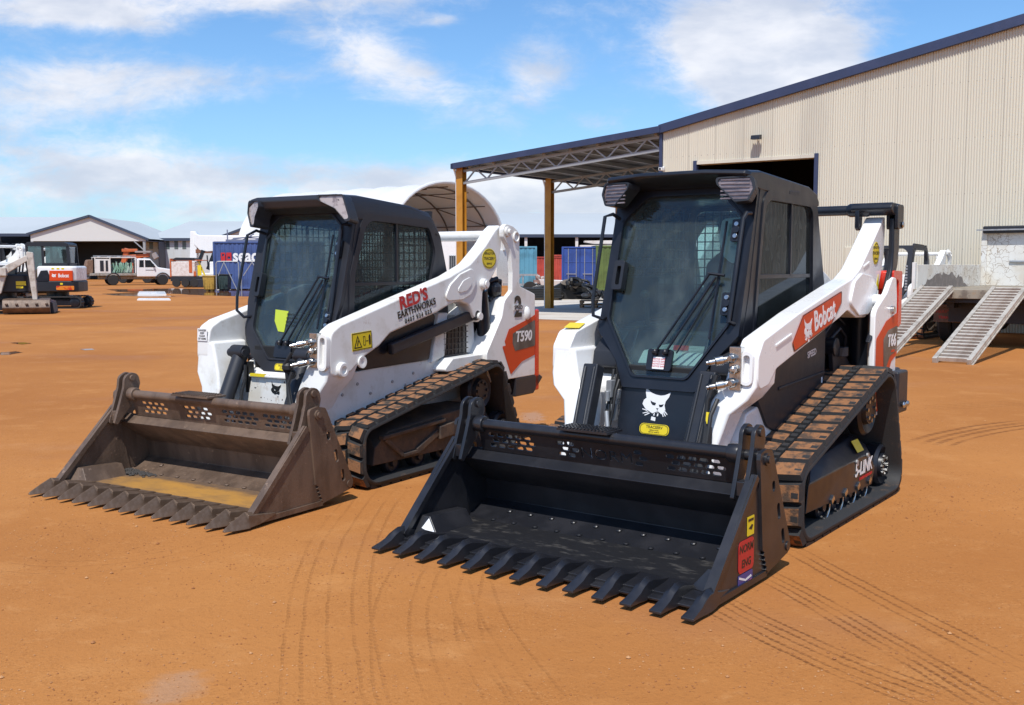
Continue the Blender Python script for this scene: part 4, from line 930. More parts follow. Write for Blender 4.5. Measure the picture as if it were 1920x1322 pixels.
# lamps in the hooded visor
lamp(cab, frame((.415, 1.285, 1.925), (1, .22, 0), (.0, .12, 1)), [(-.135, .065), (.055, .065), (.115, -.095), (.08, -.10), (.0, -.02), (-.115, .03)], .12, M['lens'], M['plastic_dusty'])
lamp(cab, frame((-.37, 1.285, 1.915), (1, -.22, 0), (.0, .12, 1)), [(-.07, .06), (.045, .06), (.06, .02), (.025, -.05), (.02, -.11), (-.02, -.11), (-.07, -.02)], .12, M['lens'], M['plastic_dusty'])
# grit left in the corner of the bucket
m = MB(); rr = random.Random(3)
for k in range(240):
    x = -.86 + abs(rr.gauss(0, .13)); y = .53 - abs(rr.gauss(0, .05)) - (x + .86) * .0; s_ = rr.uniform(.006, .014)
    m.ball((x, max(.25, y), .058 + rr.uniform(0, .02) * max(0, 1 - (x + .86) * 4)), s_, 5, sc=(1, rr.uniform(.6, 1.3), .7))
m.build('grit', mat('dark_grit', (.05, .045, .042), .9), bk, smooth=False)
# keep scuffs: extra bolts on the hull side
for y, z_ in ((1.2, .62), (1.5, .60), (1.75, .66), (2.0, .70), (1.36, .68), (1.9, .62)): MB().lathe([(.012, 0), (.011, .008), (0, .009)], (.534, y, z_), n=8).build('bolt', M['galv'], hull)

# ------------------------------------------------------------------ ground
g = bpy.data.materials.new('red_earth'); g.use_nodes = True; t = NT(g.node_tree); b = t.n['Principled BSDF']
P = t.node('ShaderNodeNewGeometry').outputs['Position']
n1 = t.noise(P, .22, 5, .55); n2 = t.noise(P, 1.7, 6, .6); n3 = t.noise(P, 38, 5, .7); n4 = t.noise(P, 115, 3, .7)
c = t.mix(t.ramp(n1, .35, .68), (.455, .190, .054), (.36, .138, .037))
c = t.mix(t.math('MULTIPLY', t.ramp(n2, .52, .72), .35), c, (.55, .262, .090))
n5 = t.noise(P, 7.5, 6, .68)
c = t.mix(t.math('MULTIPLY', t.ramp(n5, .55, .75), .45), c, (.30, .118, .034)); c = t.mix(t.math('MULTIPLY', t.ramp(n5, .45, .25), .35), c, (.58, .29, .11))
c = t.mix(t.math('MULTIPLY', t.ramp(n3, .54, .70), .50), c, (.26, .100, .030))
pm_ = t.ramp(t.noise(P, 1.1, 5, .65), .40, .62); grit = t.noise(P, 62, 5, .75)
c = t.mix(t.math('MULTIPLY', t.math('MULTIPLY', t.ramp(grit, .56, .66), pm_), .70), c, (.15, .052, .017)); c = t.mix(t.math('MULTIPLY', t.math('MULTIPLY', t.ramp(grit, .42, .34), pm_), .55), c, (.62, .34, .15))
c = t.mix(t.math('MULTIPLY', t.ramp(n4, .60, .74), .55), c, (.16, .060, .020))
c = t.mix(t.math('MULTIPLY', t.ramp(t.noise(P, 160, 2, .5), .68, .76), .5), c, (.62, .36, .19))
# damp, smoother and slightly violet ground in broad patches
sx_ = t.vm('MULTIPLY', P, (.55, 1.0, 1))
dm = t.ramp(t.math('ADD', t.noise(sx_, .33, 4, .55), t.math('MULTIPLY', t.math('SUBTRACT', n2, .5), .12)), .53, .66)
c = t.mix(t.math('MULTIPLY', dm, .40), c, (.30, .125, .060))
# track prints: rings of fine grooves left by turning machines
XY = t.vm('MULTIPLY', P, (1, 1, 0)); grooves = 0.0
RINGS = []
def ring(pa, pb, pc, lines, seg, stren):
    """circle through three ground points; lines are radial offsets of the grooves"""
    A, B, C = [gnd(*p).to_2d() for p in (pa, pb, pc)]
    d = 2 * (A.x * (B.y - C.y) + B.x * (C.y - A.y) + C.x * (A.y - B.y))
    ux = ((A.length_squared) * (B.y - C.y) + B.length_squared * (C.y - A.y) + C.length_squared * (A.y - B.y)) / d
    uy = ((A.length_squared) * (C.x - B.x) + B.length_squared * (A.x - C.x) + C.length_squared * (B.x - A.x)) / d
    ce = Vector((ux, uy)); r = (A - ce).length
    rel = t.vm('SUBTRACT', XY, (ux, uy, 0)); s3 = t.node('ShaderNodeSeparateXYZ', {0: rel})
    wob = t.math('ADD', t.math('MULTIPLY', t.math('SUBTRACT', t.noise(P, 1.3, 3), .5), .05), t.math('MULTIPLY', t.math('SUBTRACT', t.noise(P, 34, 2), .5), .022))
    rad = t.math('ADD', t.math('SUBTRACT', t.vm('LENGTH', rel, out='Value'), r), wob)
    ang = t.math('ARCTAN2', s3.outputs[1], s3.outputs[0])
    a0 = math.atan2(A.y - uy, A.x - ux); a1 = math.atan2(C.y - uy, C.x - ux); am = math.atan2(B.y - uy, B.x - ux)
    if not (min(a0, a1) <= am <= max(a0, a1)):
        ang = t.math('MODULO', t.math('ADD', ang, 4 * PI), 2 * PI); a0 %= 2 * PI; a1 %= 2 * PI
    lo, hi = min(a0, a1), max(a0, a1); pad_ = .12 * (hi - lo)
    gate = t.math('MULTIPLY', t.ramp(ang, lo - pad_, lo + pad_), t.math('SUBTRACT', 1.0, t.ramp(ang, hi - pad_, hi + pad_)))
    acc = 0.0
    for off, wd in lines:
        q = t.math('SUBTRACT', 1.0, t.ramp(t.math('ABSOLUTE', t.math('SUBTRACT', rad, off)), wd * .35, wd)); acc = t.math('MAXIMUM', acc, q)
    dash = t.math('ADD', .5, t.math('MULTIPLY', .5, t.ramp(t.math('SINE', t.math('MULTIPLY', ang, r * 2 * PI / seg)), -.6, .3)))
    br = t.math('ADD', .25, t.math('MULTIPLY', .75, t.ramp(t.noise(P, 2.2, 4, .6), .36, .54)))
    return t.math('MULTIPLY', t.math('MULTIPLY', t.math('MULTIPLY', acc, gate), t.math('MULTIPLY', dash, br)), stren)
ln = lambda *o: [(x, .0105) for x in o]
for args in [((598, 1310), (590, 1170), (690, 925), ln(-.24, -.16, -.05, .05, .12), .04, .5), ((800, 1315), (770, 1150), (800, 1060), ln(-.3, -.2, -.08, .0, .16), .04, .45), ((1010, 1310), (930, 1200), (880, 1090), ln(-.1, .0, .1), .04, .4),
             ((1340, 1135), (1545, 1235), (1720, 1305), ln(-.13, -.08, -.03, .03, .08), .035, 1.3), ((1485, 1030), (1690, 1140), (1915, 1255), ln(-.06, .0, .06), .035, 1.1), ((1440, 1080), (1660, 1200), (1850, 1310), ln(-.08, -.03, .02, .07), .035, 1.2),
             ((1740, 765), (1830, 760), (1915, 755), ln(-.15, -.05, .05, .15), .10, .9), ((1735, 830), (1830, 805), (1915, 793), [(-.22, .03), (-.1, .04), (.0, .04), (.12, .04)], .12, 1.2),
             ((0, 940), (200, 1110), (560, 900), ln(-.1, .0, .1), .1, .25), ((0, 1050), (120, 960), (420, 1010), ln(-.1, 0, .12), .1, .3)]:
    grooves = t.math('MAXIMUM', grooves, ring(*args))
c = t.mix(t.math('MULTIPLY', grooves, .55), c, (.15, .052, .017))
# one wet, shining spot near the camera
wc = gnd(330, 1290); rel = t.vm('MULTIPLY', t.vm('SUBTRACT', XY, (wc.x, wc.y, 0)), (1 / .11, 1 / .16, 0))
wn = t.math('MULTIPLY', t.math('SUBTRACT', t.noise(P, 9, 4, .6), .5), 1.6); wet = t.ramp(t.math('ADD', t.vm('LENGTH', rel, out='Value'), wn), 1.25, .45)
w2 = gnd(998, 782); rel2 = t.vm('MULTIPLY', t.vm('SUBTRACT', XY, (w2.x, w2.y, 0)), (1 / .12, 1 / .40, 0)); wet = t.math('MAXIMUM', wet, t.ramp(t.math('ADD', t.vm('LENGTH', rel2, out='Value'), wn), 1.3, .5))
c = t.mix(t.math('MULTIPLY', wet, .5), c, (.42, .25, .15))  # paler tint puts the sky sheen of the wet spots into the colour
t.set(b, 'Base Color', c)
t.set(b, 'Roughness', t.math('SUBTRACT', t.math('SUBTRACT', .93, t.math('MULTIPLY', dm, .22)), t.math('MULTIPLY', wet, .5))); t.set(b, 'Specular IOR Level', .12)
hgt = t.math('ADD', t.math('ADD', t.math('ADD', t.math('MULTIPLY', n3, .42), t.math('MULTIPLY', n5, .55)), t.math('MULTIPLY', n4, .2)), t.math('SUBTRACT', t.math('MULTIPLY', n2, .8), t.math('MULTIPLY', grooves, .55)))
t.set(b, 'Normal', t.node('ShaderNodeBump', {'Strength': .55, 'Distance': .022, 'Height': hgt}))
gm = MB(); gm.add([(-900, -300, 0), (900, -300, 0), (900, 1500, 0), (-900, 1500, 0)], [(0, 1, 2, 3)])
tag(gm.build('ground', g, smooth=False), kind='structure')
# little stones lying about
pm = MB(); rr = random.Random(11)
cl_ = [(rr.uniform(-3, 4), 3.2 + 8 * rr.random()) for _ in range(26)]
for k in range(6500):
    if k % 3: q_ = rr.choice(cl_); x, y = q_[0] + rr.gauss(0, .35), q_[1] + rr.gauss(0, .30)
    else: d = 3.3 + 14 * rr.random() ** 2; a = rr.uniform(-.52, .52); x, y = d * math.tan(a), d
    s_ = rr.uniform(.002, .0055) * (2 if rr.random() < .02 else 1)
    pm.ball((x, y, s_ * .35), s_, 5, sc=(1, rr.uniform(.7, 1.3), .7))
tag(pm.build('pebbles', mat('pebble_stone', (.30, .115, .036), .9, col2=(.48, .25, .11), scale=3, lo=.45, hi=.6), smooth=False), label='small orange and pale pebbles scattered on the red earth', cat='pebbles', kind='stuff')
# puddles
wm = bpy.data.materials.new('muddy_water'); wm.use_nodes = True; t2 = NT(wm.node_tree); b2 = t2.n['Principled BSDF']
t2.set(b2, 'Base Color', (.20, .085, .035)); t2.set(b2, 'Roughness', .04); t2.set(b2, 'IOR', 1.33); t2.set(b2, 'Specular IOR Level', .5)
t2.set(b2, 'Normal', t2.node('ShaderNodeBump', {'Strength': .04, 'Distance': .01, 'Height': t2.noise(t2.node('ShaderNodeNewGeometry').outputs['Position'], 6, 2)}))
def puddle(pts, z_=.004, name='puddle', mt=wm, seed=1, rag=.12):
    rr = random.Random(seed); pts = [gnd(*p).to_2d() for p in pts]; ce = sum(pts, Vector((0, 0))) / len(pts); out = []
    n = len(pts)
    for i in range(n):
        for k in range(6):
            q = pts[i].lerp(pts[(i + 1) % n], k / 6); out.append(tuple(ce + (q - ce) * (1 + rr.uniform(-rag, rag))))
    m = MB(); m.add([(x, y, z_) for x, y in out], [tuple(range(len(out)))]); return tag(m.build(name, mt, smooth=False), kind='structure')
puddle([(205, 543), (330, 541), (470, 543), (520, 549), (470, 556), (380, 554), (330, 551), (230, 548)], seed=2, rag=.05)
puddle([(190, 551), (260, 549), (300, 553), (330, 556), (270, 556), (215, 554)], seed=3, rag=.05)
puddle([(18, 643), (45, 642), (60, 644), (40, 646)], seed=7); puddle([(150, 655), (172, 654), (178, 656), (160, 657)], seed=8); puddle([(0, 661), (30, 659), (42, 661), (20, 665), (0, 666)], seed=9)

# ------------------------------------------------------------------ big shed with open bay on the right
cs, sn = .819, .573; q0 = 25.3                                     # wall line: sn*X + cs*Y = q0 ; along the wall (cs,-sn), into the yard behind (sn,cs)
def wallpt(t_, n_=0.0, z_=0.0):                                    # t_ metres to the right of the shed's corner, n_ metres behind the wall
    return (4.02 + cs * t_ + sn * n_, 23.0 + .065 + (-sn) * t_ + cs * n_ + 5.0, z_)
c0 = Vector((4.02, (q0 - sn * 4.02) / cs, 0))
WM = Matrix(((cs, sn, 0, c0.x), (-sn, cs, 0, c0.y), (0, 0, 1, 0), (0, 0, 0, 1)))   # local x along the wall, y behind it
warehouse = empty('warehouse', c0, math.atan2(-sn, cs), label='large cream corrugated shed with navy trim and a dark open doorway', cat='shed')
def corr(name, col, pitch, depth=.5, axis='x', rough=.45, dirt=.03):
    m = bpy.data.materials.new(name); m.use_nodes = True; t = NT(m.node_tree); b = t.n['Principled BSDF']
    oc = t.node('ShaderNodeTexCoord').outputs['Object']
    n = t.noise(t.vm('MULTIPLY', oc, (1, 1, .15)), .8, 5, .6)
    s3 = t.node('ShaderNodeSeparateXYZ', {0: oc}); sh_ = t.node('ShaderNodeTexWhiteNoise', {'W': t.math('FLOOR', t.math('DIVIDE', s3.outputs[0], .76))}, noise_dimensions='1D').outputs['Value']
    row = t.math('ABSOLUTE', t.math('SUBTRACT', t.math('FRACT', t.math('DIVIDE', t.math('ADD', s3.outputs[2], t.math('MULTIPLY', s3.outputs[0], .0)), 1.25)), .5))
    scr = t.math('MULTIPLY', t.math('LESS_THAN', row, .009), t.math('LESS_THAN', t.math('ABSOLUTE', t.math('SUBTRACT', t.math('FRACT', t.math('DIVIDE', s3.outputs[0], .1755)), .5)), .06))
    lap = t.math('LESS_THAN', t.math('ABSOLUTE', t.math('SUBTRACT', t.math('FRACT', t.math('DIVIDE', s3.outputs[0], .76)), .02)), .006)
    col = t.mix(t.math('MULTIPLY', sh_, .10), col + (1,) if len(col) == 3 else col, tuple(x * .8 for x in col)); col = t.mix(t.math('MULTIPLY', t.math('MAXIMUM', scr, lap), .55), col, (.16, .14, .12))
    base_d = t.math('MULTIPLY', t.ramp(t.math('ADD', s3.outputs[2], t.math('MULTIPLY', t.noise(oc, 1.5, 4), .8)), 1.1, .3), .35); col = t.mix(base_d, col, (.50, .36, .24))
    t.set(b, 'Base Color', t.mix(t.math('MULTIPLY', t.ramp(n, .45, .75), .5), col, (.45, .42, .36))); t.set(b, 'Roughness', rough)
    return m
cream = corr('cream_steel_cladding', (.64, .60, .50), .076)
navy = mat('navy_trim_paint', (.030, .042, .095), .45, col2=(.038, .05, .11), scale=2)
dark = mat('shade_box_dark', (.02, .02, .022), .9)
ROOF = lambda x: 5.22 + .195 * x                                    # height of the gable edge
def sheet(x0, x1, zlo, zhi, pitch=.0585, amp=.014):
    """corrugated sheet as real geometry in the wall plane"""
    m = MB(); n = max(1, round((x1 - x0) / pitch)); per = 6; xs = [x0 + (x1 - x0) * k / (n * per) for k in range(n * per + 1)]
    lo = [(x, amp * math.cos(2 * PI * (x - x0) / ((x1 - x0) / n)), zlo(x)) for x in xs]; hi = [(x, y, zhi(x)) for (x, y, _), x in zip(lo, xs)]
    k = len(xs); m.add(lo + hi, [(i, i + 1, k + i + 1, k + i) for i in range(k - 1)]); return m
dxa = 1.03; dxb = 4.16                                              # doorway
c1 = sheet(.02, dxa, lambda x: 0, lambda x: ROOF(x) - .12); c2 = sheet(dxa, dxb, lambda x: 4.22, lambda x: ROOF(x) - .12); c3 = sheet(dxb, 24, lambda x: 0, lambda x: min(ROOF(x), ROOF(17) - .195 * (x - 17)) - .12)
for q in (c2, c3): c1.add(q.v, q.f)
c1.build('front_wall', cream, warehouse, ang=60)
m = MB(); m.add([(.02, .05, 0), (.02, 40, 0), (.02, 40, ROOF(0) - .1), (.02, .05, ROOF(0) - .1)], [(0, 1, 2, 3)]); m.add([(dxb + .2, .03, 0), (24, .03, 0), (24, .03, 5.0), (dxb + .2, .03, 5.0)], [(0, 1, 2, 3)])
m.box(.05, 24, 12, 12.1, 0, 5); m.build('side_wall', cream, warehouse, smooth=False)
m = MB(); m.box(.05, 24, .1, 40, -.02, .012); m.box(.1, 7, 7.5, 7.6, .02, 5); m.box(6.9, 7, .15, 7.5, .02, 5); m.box(.1, .2, .15, 7.5, .02, 5); m.box(.1, 7, .15, 7.6, 5.0, 5.05); m.build('shade_box', dark, warehouse)  # floor, plus a dark box added behind the doorway to absorb light
m = MB()
for x0_, x1_, s_ in ((-.03, 17, 1), (17, 34, -1)):
    za, zb_ = (ROOF(x0_), ROOF(17)) if s_ > 0 else (ROOF(17), ROOF(0)); m.add([(x0_, -.10, za), (x1_, -.10, zb_), (x1_, 40, zb_), (x0_, 40, za), (x0_, -.10, za - .06), (x1_, -.10, zb_ - .06), (x1_, 40, zb_ - .06), (x0_, 40, za - .06)], [(0, 1, 2, 3), (7, 6, 5, 4), (0, 4, 5, 1), (2, 6, 7, 3), (1, 5, 6, 2), (0, 3, 7, 4)])
m.build('roof', mat('grey_roof_sheeting', (.40, .42, .45), .4), warehouse, smooth=False)
m = MB()
m.add([(-.06, -.13, ROOF(-.06) + .03), (17, -.13, ROOF(17) + .03), (17, -.13, ROOF(17) - .20), (-.06, -.13, ROOF(-.06) - .20), (-.06, -.03, ROOF(-.06) + .03), (17, -.03, ROOF(17) + .03), (17, -.03, ROOF(17) - .20), (-.06, -.03, ROOF(-.06) - .20)], [(0, 1, 2, 3), (4, 7, 6, 5), (0, 4, 5, 1), (3, 2, 6, 7), (0, 3, 7, 4)])
m.box(-.07, .02, -.04, .06, 0, ROOF(0) - .2); m.build('barge_trim', navy, warehouse, bevel=.01)
m = MB(); m.box(dxa - .10, dxa, -.05, .10, 0, 4.24); m.box(dxb, dxb + .10, -.05, .10, 0, 4.24); m = MB(); m.box(dxa - .10, dxa, -.05, .10, 0, 4.24); m.build('door_post', navy, warehouse, bevel=.01)
m = MB(); m.box(dxb, dxb + .10, -.05, .10, 0, 4.24); m.build('door_post', navy, warehouse, bevel=.01)
m = MB(); m.box(dxa, dxb, -.03, .30, 4.14, 4.22); m.build('door_head', cream, warehouse)
m = MB(); m.box(4.97, 5.87, -.03, .012, .0, 1.95); m.build('meter_door', mat('cream_door', (.62, .57, .45), .5), warehouse, bevel=.01)
fl_ = empty('flood_light', WM @ Vector((2.72, -.14, 4.72)), math.atan2(-sn, cs), label='black flood light fixed above the dark shed doorway', cat='light')
m = MB(); m.prism([(-.14, -.06), (-.10, .04), (.02, .06), (.02, -.06)], 'x', -.12, .12); m.box(-.02, .02, .0, .10, -.02, .02); m.build('housing', M['black'], fl_, bevel=.005); m = MB(); m.add([(-.10, -.125, -.035), (.10, -.125, -.035), (.10, -.095, .032), (-.10, -.095, .032)], [(0, 1, 2, 3)]); m.build('lamp_lens', M['lens'], fl_)
sc = empty('security_camera', WM @ Vector((.08, -.14, 4.05)), math.atan2(-sn, cs), label='small white camera at the left corner of the cream shed wall', cat='camera')
m = MB(); m.box(-.05, .05, -.12, .06, -.03, .05); m.box(-.02, .02, .06, .13, .03, .09); m.build('housing', M['sticker_white'], sc, bevel=.008); m = MB(); m.cyl((0, -.12, .01), (0, -.14, .01), .028); m.build('lamp_lens', M['black'], sc)
# awning on trusses and posts
awning = empty('awning', c0, math.atan2(-sn, cs), label='navy edged open awning on lattice trusses beside the cream shed', cat='awning')
AW = 6.9; ed = lambda x: 5.16 + .085 * x                           # x from -AW to 0
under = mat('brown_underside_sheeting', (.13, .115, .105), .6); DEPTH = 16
m = MB()
n = 60
for k in range(n):
    y0_ = -.15 + k * (DEPTH + .3) / n
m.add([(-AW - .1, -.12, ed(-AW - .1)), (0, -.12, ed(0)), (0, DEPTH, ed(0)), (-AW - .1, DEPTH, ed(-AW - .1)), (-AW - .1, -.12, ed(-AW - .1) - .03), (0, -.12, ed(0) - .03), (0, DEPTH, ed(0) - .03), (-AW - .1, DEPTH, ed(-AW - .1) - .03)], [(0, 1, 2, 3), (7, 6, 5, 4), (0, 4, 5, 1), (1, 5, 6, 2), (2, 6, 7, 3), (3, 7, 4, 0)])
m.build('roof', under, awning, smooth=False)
m = MB()
m.add([(-AW - .16, -.16, ed(-AW - .16) + .05), (.0, -.16, ed(0) + .05), (.0, -.16, ed(0) - .13), (-AW - .16, -.16, ed(-AW - .16) - .13), (-AW - .16, -.125, ed(-AW - .16) + .05), (.0, -.125, ed(0) + .05), (.0, -.125, ed(0) - .13), (-AW - .16, -.125, ed(-AW - .16) - .13)], [(0, 1, 2, 3), (4, 7, 6, 5), (0, 4, 5, 1), (3, 2, 6, 7), (0, 3, 7, 4), (1, 5, 6, 2)])
m.box(-AW - .20, -AW - .10, -.16, DEPTH, ed(-AW) - .13, ed(-AW) + .03); m.build('fascia', navy, awning, bevel=.01)
pur = MB()
for k in range(8):
    x = -AW + .4 + k * .9; pur.add([(x - .04, 0, ed(x - .04) - .04), (x + .04, 0, ed(x + .04) - .04), (x + .04, DEPTH, ed(x + .04) - .04), (x - .04, DEPTH, ed(x - .04) - .04), (x - .04, 0, ed(x) - .16), (x + .04, 0, ed(x) - .16), (x + .04, DEPTH, ed(x) - .16), (x - .04, DEPTH, ed(x) - .16)], [(0, 1, 2, 3), (7, 6, 5, 4), (0, 4, 5, 1), (1, 5, 6, 2), (2, 6, 7, 3), (3, 7, 4, 0)])
pur.build('purlins', mat('galvanised_purlin', (.36, .37, .38), .5, metal=.4), awning, smooth=False)
steel = mat('grey_truss_steel', (.33, .34, .35), .5, metal=.3)
for fy in (.0, 5.0, 10.0, 15.0):
    m = MB(); top = lambda x: ed(x) - .20; bot = lambda x: 4.02 + .086 * (x + AW) if x < 9 else 0
    m.bar((-AW + .1, fy + .12, top(-AW + .1)), (-.02, fy + .12, top(-.02)), .06, .07); m.bar((-AW + .1, fy + .12, bot(-AW)), (-.02, fy + .12, bot(0)), .06, .08)
    nb = 8; xs = [-AW + .16 + k * (AW - .25) / nb for k in range(nb + 1)]
    for k in range(nb):
        xm = (xs[k] + xs[k + 1]) / 2
        m.bar((xs[k], fy + .12, top(xs[k])) if k % 1 == 0 and False else (xs[k], fy + .12, bot(xs[k])), (xm, fy + .12, top(xm)), .04, .04); m.bar((xm, fy + .12, top(xm)), (xs[k + 1], fy + .12, bot(xs[k + 1])), .04, .04)
    m.build('truss', steel, awning, smooth=False)
ochre = mat('ochre_post_paint', (.48, .22, .025), .45, col2=(.40, .17, .02), scale=3)
for i, fy in enumerate((.0, 5.0, 10.0, 15.0)):
    m = MB(); x = -AW + .0
    m.box(x - .12, x + .12, fy + .02, fy + .035, 0, 4.5); m.box(x - .12, x + .12, fy + .225, fy + .24, 0, 4.5); m.box(x - .008, x + .008, fy + .035, fy + .225, 0, 4.5); m.tube([(x - .16, fy + .1, 0), (x - .16, fy + .1, 4.2), (x - .2, fy + .06, 4.4), (x - .2, fy, 4.5)], .035, 8, mi=1)
    m.build('post', [ochre, M['sticker_white']], awning, smooth=False)
# concrete apron
cm = mat('pale_concrete', (.58, .53, .46), .85, col2=(.48, .42, .35), scale=.8, bump=.1, bscale=20)
m = MB()
for k in range(1): m.add([tuple(WM @ Vector(p)) for p in ((-14, -1.2, .006), (.6, -1.2, .006), (.6, 60, .006), (-14, 60, .006))], [(0, 1, 2, 3)])
tag(m.build('concrete_apron', cm, smooth=False), kind='structure')

# ------------------------------------------------------------------ yard machines and buildings further back
def wheel(m, o, r, wd, axis='y', n=22, rim=1):
    """tyre and rim into mesh m: slot 0 rubber, slot rim metal"""
    m.lathe([(r * .6, -wd / 2), (r * .93, -wd / 2), (r, -wd * .32), (r, wd * .32), (r * .93, wd / 2), (r * .6, wd / 2)], o, axis, n)
    m.lathe([(r * .6, -wd * .46), (r * .5, -wd * .3), (r * .2, -wd * .34), (0, -wd * .34)], o, axis, n, mi=rim); m.lathe([(r * .6, wd * .46), (r * .5, wd * .3), (r * .2, wd * .34), (0, wd * .34)], o, axis, n, mi=rim)
tyre = mat('tyre_rubber', (.018, .018, .018), .75, dirt=.1, dcol=(.14, .08, .05)); rim = mat('grey_wheel_rim', (.34, .33, .31), .5, metal=.4)
dusty_white = mat('dusty_white_paint', (.72, .71, .68), .4, col2=(.62, .58, .53), scale=2, dirt=.06, dcol=(.40, .28, .19))

# tipper truck with loading ramps
HD = R(-39); hd = Vector((-math.sin(HD), math.cos(HD), 0)); rt = Vector((math.cos(HD), math.sin(HD), 0))
rc = Vector((8.60, 18.56, 0))                                       # under the top left corner of the right-hand ramp
tk = empty('tipper_truck', rc - rt * 1.38, HD, label='old white flatbed truck with dented headboard parked against the cream shed', cat='truck')
worn = bpy.data.materials.new('peeling_white_paint'); worn.use_nodes = True; t = NT(worn.node_tree); b = t.n['Principled BSDF']
oc = t.node('ShaderNodeTexCoord').outputs['Object']; vo = t.node('ShaderNodeTexVoronoi', {'Vector': t.vm('ADD', oc, t.vm('SCALE', t.node('ShaderNodeTexNoise', {'Vector': oc, 'Scale': 6.0}).outputs['Color'], .25)), 'Scale': 7.0}, feature='DISTANCE_TO_EDGE').outputs['Distance']
cr = t.math('MULTIPLY', t.ramp(vo, .05, .012), t.ramp(t.noise(oc, 1.1, 4), .40, .52)); ch = t.ramp(t.noise(oc, 5.5, 6, .68), .655, .70)
c = t.mix(t.ramp(t.noise(oc, 2, 5), .4, .7), (.72, .71, .66), (.62, .57, .48)); c = t.mix(t.math('MULTIPLY', cr, .7), c, (.24, .16, .09)); c = t.mix(ch, c, (.10, .08, .065)); t.set(b, 'Base Color', c); t.set(b, 'Roughness', .55)
m = MB(); m.box(0, 2.45, 0, 4.6, .97, 1.06); m.box(0, 2.45, -.03, .03, .90, 1.065); m.build('deck', mat('worn_deck_steel', (.30, .26, .20), .6, col2=(.16, .13, .10), dirt=.3, dcol=(.34, .20, .09)), tk, bevel=.008)
m = MB(); m.box(0, 2.45, 4.50, 4.58, 1.06, 2.30); m.box(.0, .12, 4.44, 4.52, 1.06, 2.28); m.box(2.33, 2.45, 4.44, 4.52, 1.06, 2.28); hb = m.build('headboard', worn, tk, bevel=.01)
m = MB(); m.box(.04, 2.41, 4.36, 4.48, 2.20, 2.36); m.build('rolled_cover', M['plastic'], hb, bevel=.03); MB().box(-.08, 2.5, 4.32, 4.35, 2.26, 2.29).build('cover_rail', M['galv'], hb)
m = MB()
for k in range(12): m.box(.90 + k * .045, .92 + k * .045, 4.485, 4.498, 1.80, 2.08)
m.build('vent', M['dark'], hb)
m = MB(); m.box(.58, 1.6, 4.46, 4.498, 1.56, 1.62); m.build('dent', M['galv'], hb, bevel=.02)
m = MB(); m.box(-.02, .03, .12, 4.4, 1.06, 1.52); m.build('side_board', worn, tk, bevel=.006)
m = MB(); m.add([(.0335, .35, 1.07), (.0335, 3.4, 1.07)] + [(.0335, 3.3 - k * .1, 1.07 + .27 * math.sin(PI * (k + .5) / 30) ** .6 + random.uniform(-.05, .05)) for k in range(30)], [tuple(range(32))]); m.build('scrape', mat('bare_grey_steel', (.17, .15, .14), .6, col2=(.24, .21, .19), scale=8), tk, smooth=False)
m = MB(); m.box(-.04, .02, .0, .10, .97, 1.56); m.build('corner_post', dusty_white, tk, bevel=.008)
m = MB()
for k in range(9): m.box(-.16, -.12, -.02 + .0 * k, .02, 1.03 + k * .055, 1.065 + k * .055)
m.build('chain', M['galv'], tk, bevel=.006)
m = MB(); m.box(.55, .68, .2, 5.2, .72, .97); m.box(1.77, 1.90, .2, 5.2, .72, .97); m.box(.1, 2.35, .06, .16, .82, .97); m.build('chassis', M['plastic_dusty'], tk, bevel=.008)
m = MB(); m.cyl((.3, 1.35, .47), (2.15, 1.35, .47), .07); m.ball((1.2, 1.3, .47), .2); m.box(.5, 1.9, .5, .8, .45, .8); m.build('axle', M['plastic_dusty'], tk)
for x in (.30, .58, 1.87, 2.15):
    m = MB(); wheel(m, (x, 1.35, .47), .47, .26, 'x'); m.build('wheel', [tyre, rim], tk)
for x in (.44, 2.01):
    m = MB(); m.box(x - .30, x + .30, .80, .83, .42, .74); m.box(x - .31, x + .31, .77, .84, .70, .76); fp_ = m.build('mudflap', mat('brown_mudflap', (.14, .085, .06), .7, col2=(.19, .12, .085)), tk, bevel=.006)
    ff = frame((x, .799, .58), (1, 0, 0), (0, 0, 1))
    decal('lettering', mat('faded_red_print', (.36, .05, .03), .6), fp_, sh(ff, 0, .04, 0), txt='HEAVY DUTY', size=.085, bold=.03); decal('lettering', M['text_red'], fp_, sh(ff, 0, -.07, 0), txt='TRANSPORT', size=.075, bold=.03)
m = MB(); m.box(2.2, 2.4, .02, .07, .72, .86); m.build('tail_lamp', M['red'], tk, bevel=.01)
m = MB(); m.box(.1, 2.35, 5.1, 6.9, .55, 2.1); m.build('cabin', dusty_white, tk, bevel=.1)
m = MB(); m.box(.03, 2.42, 4.60, 5.0, .35, .60); m.build('storage_box', dusty_white, tk, bevel=.02)
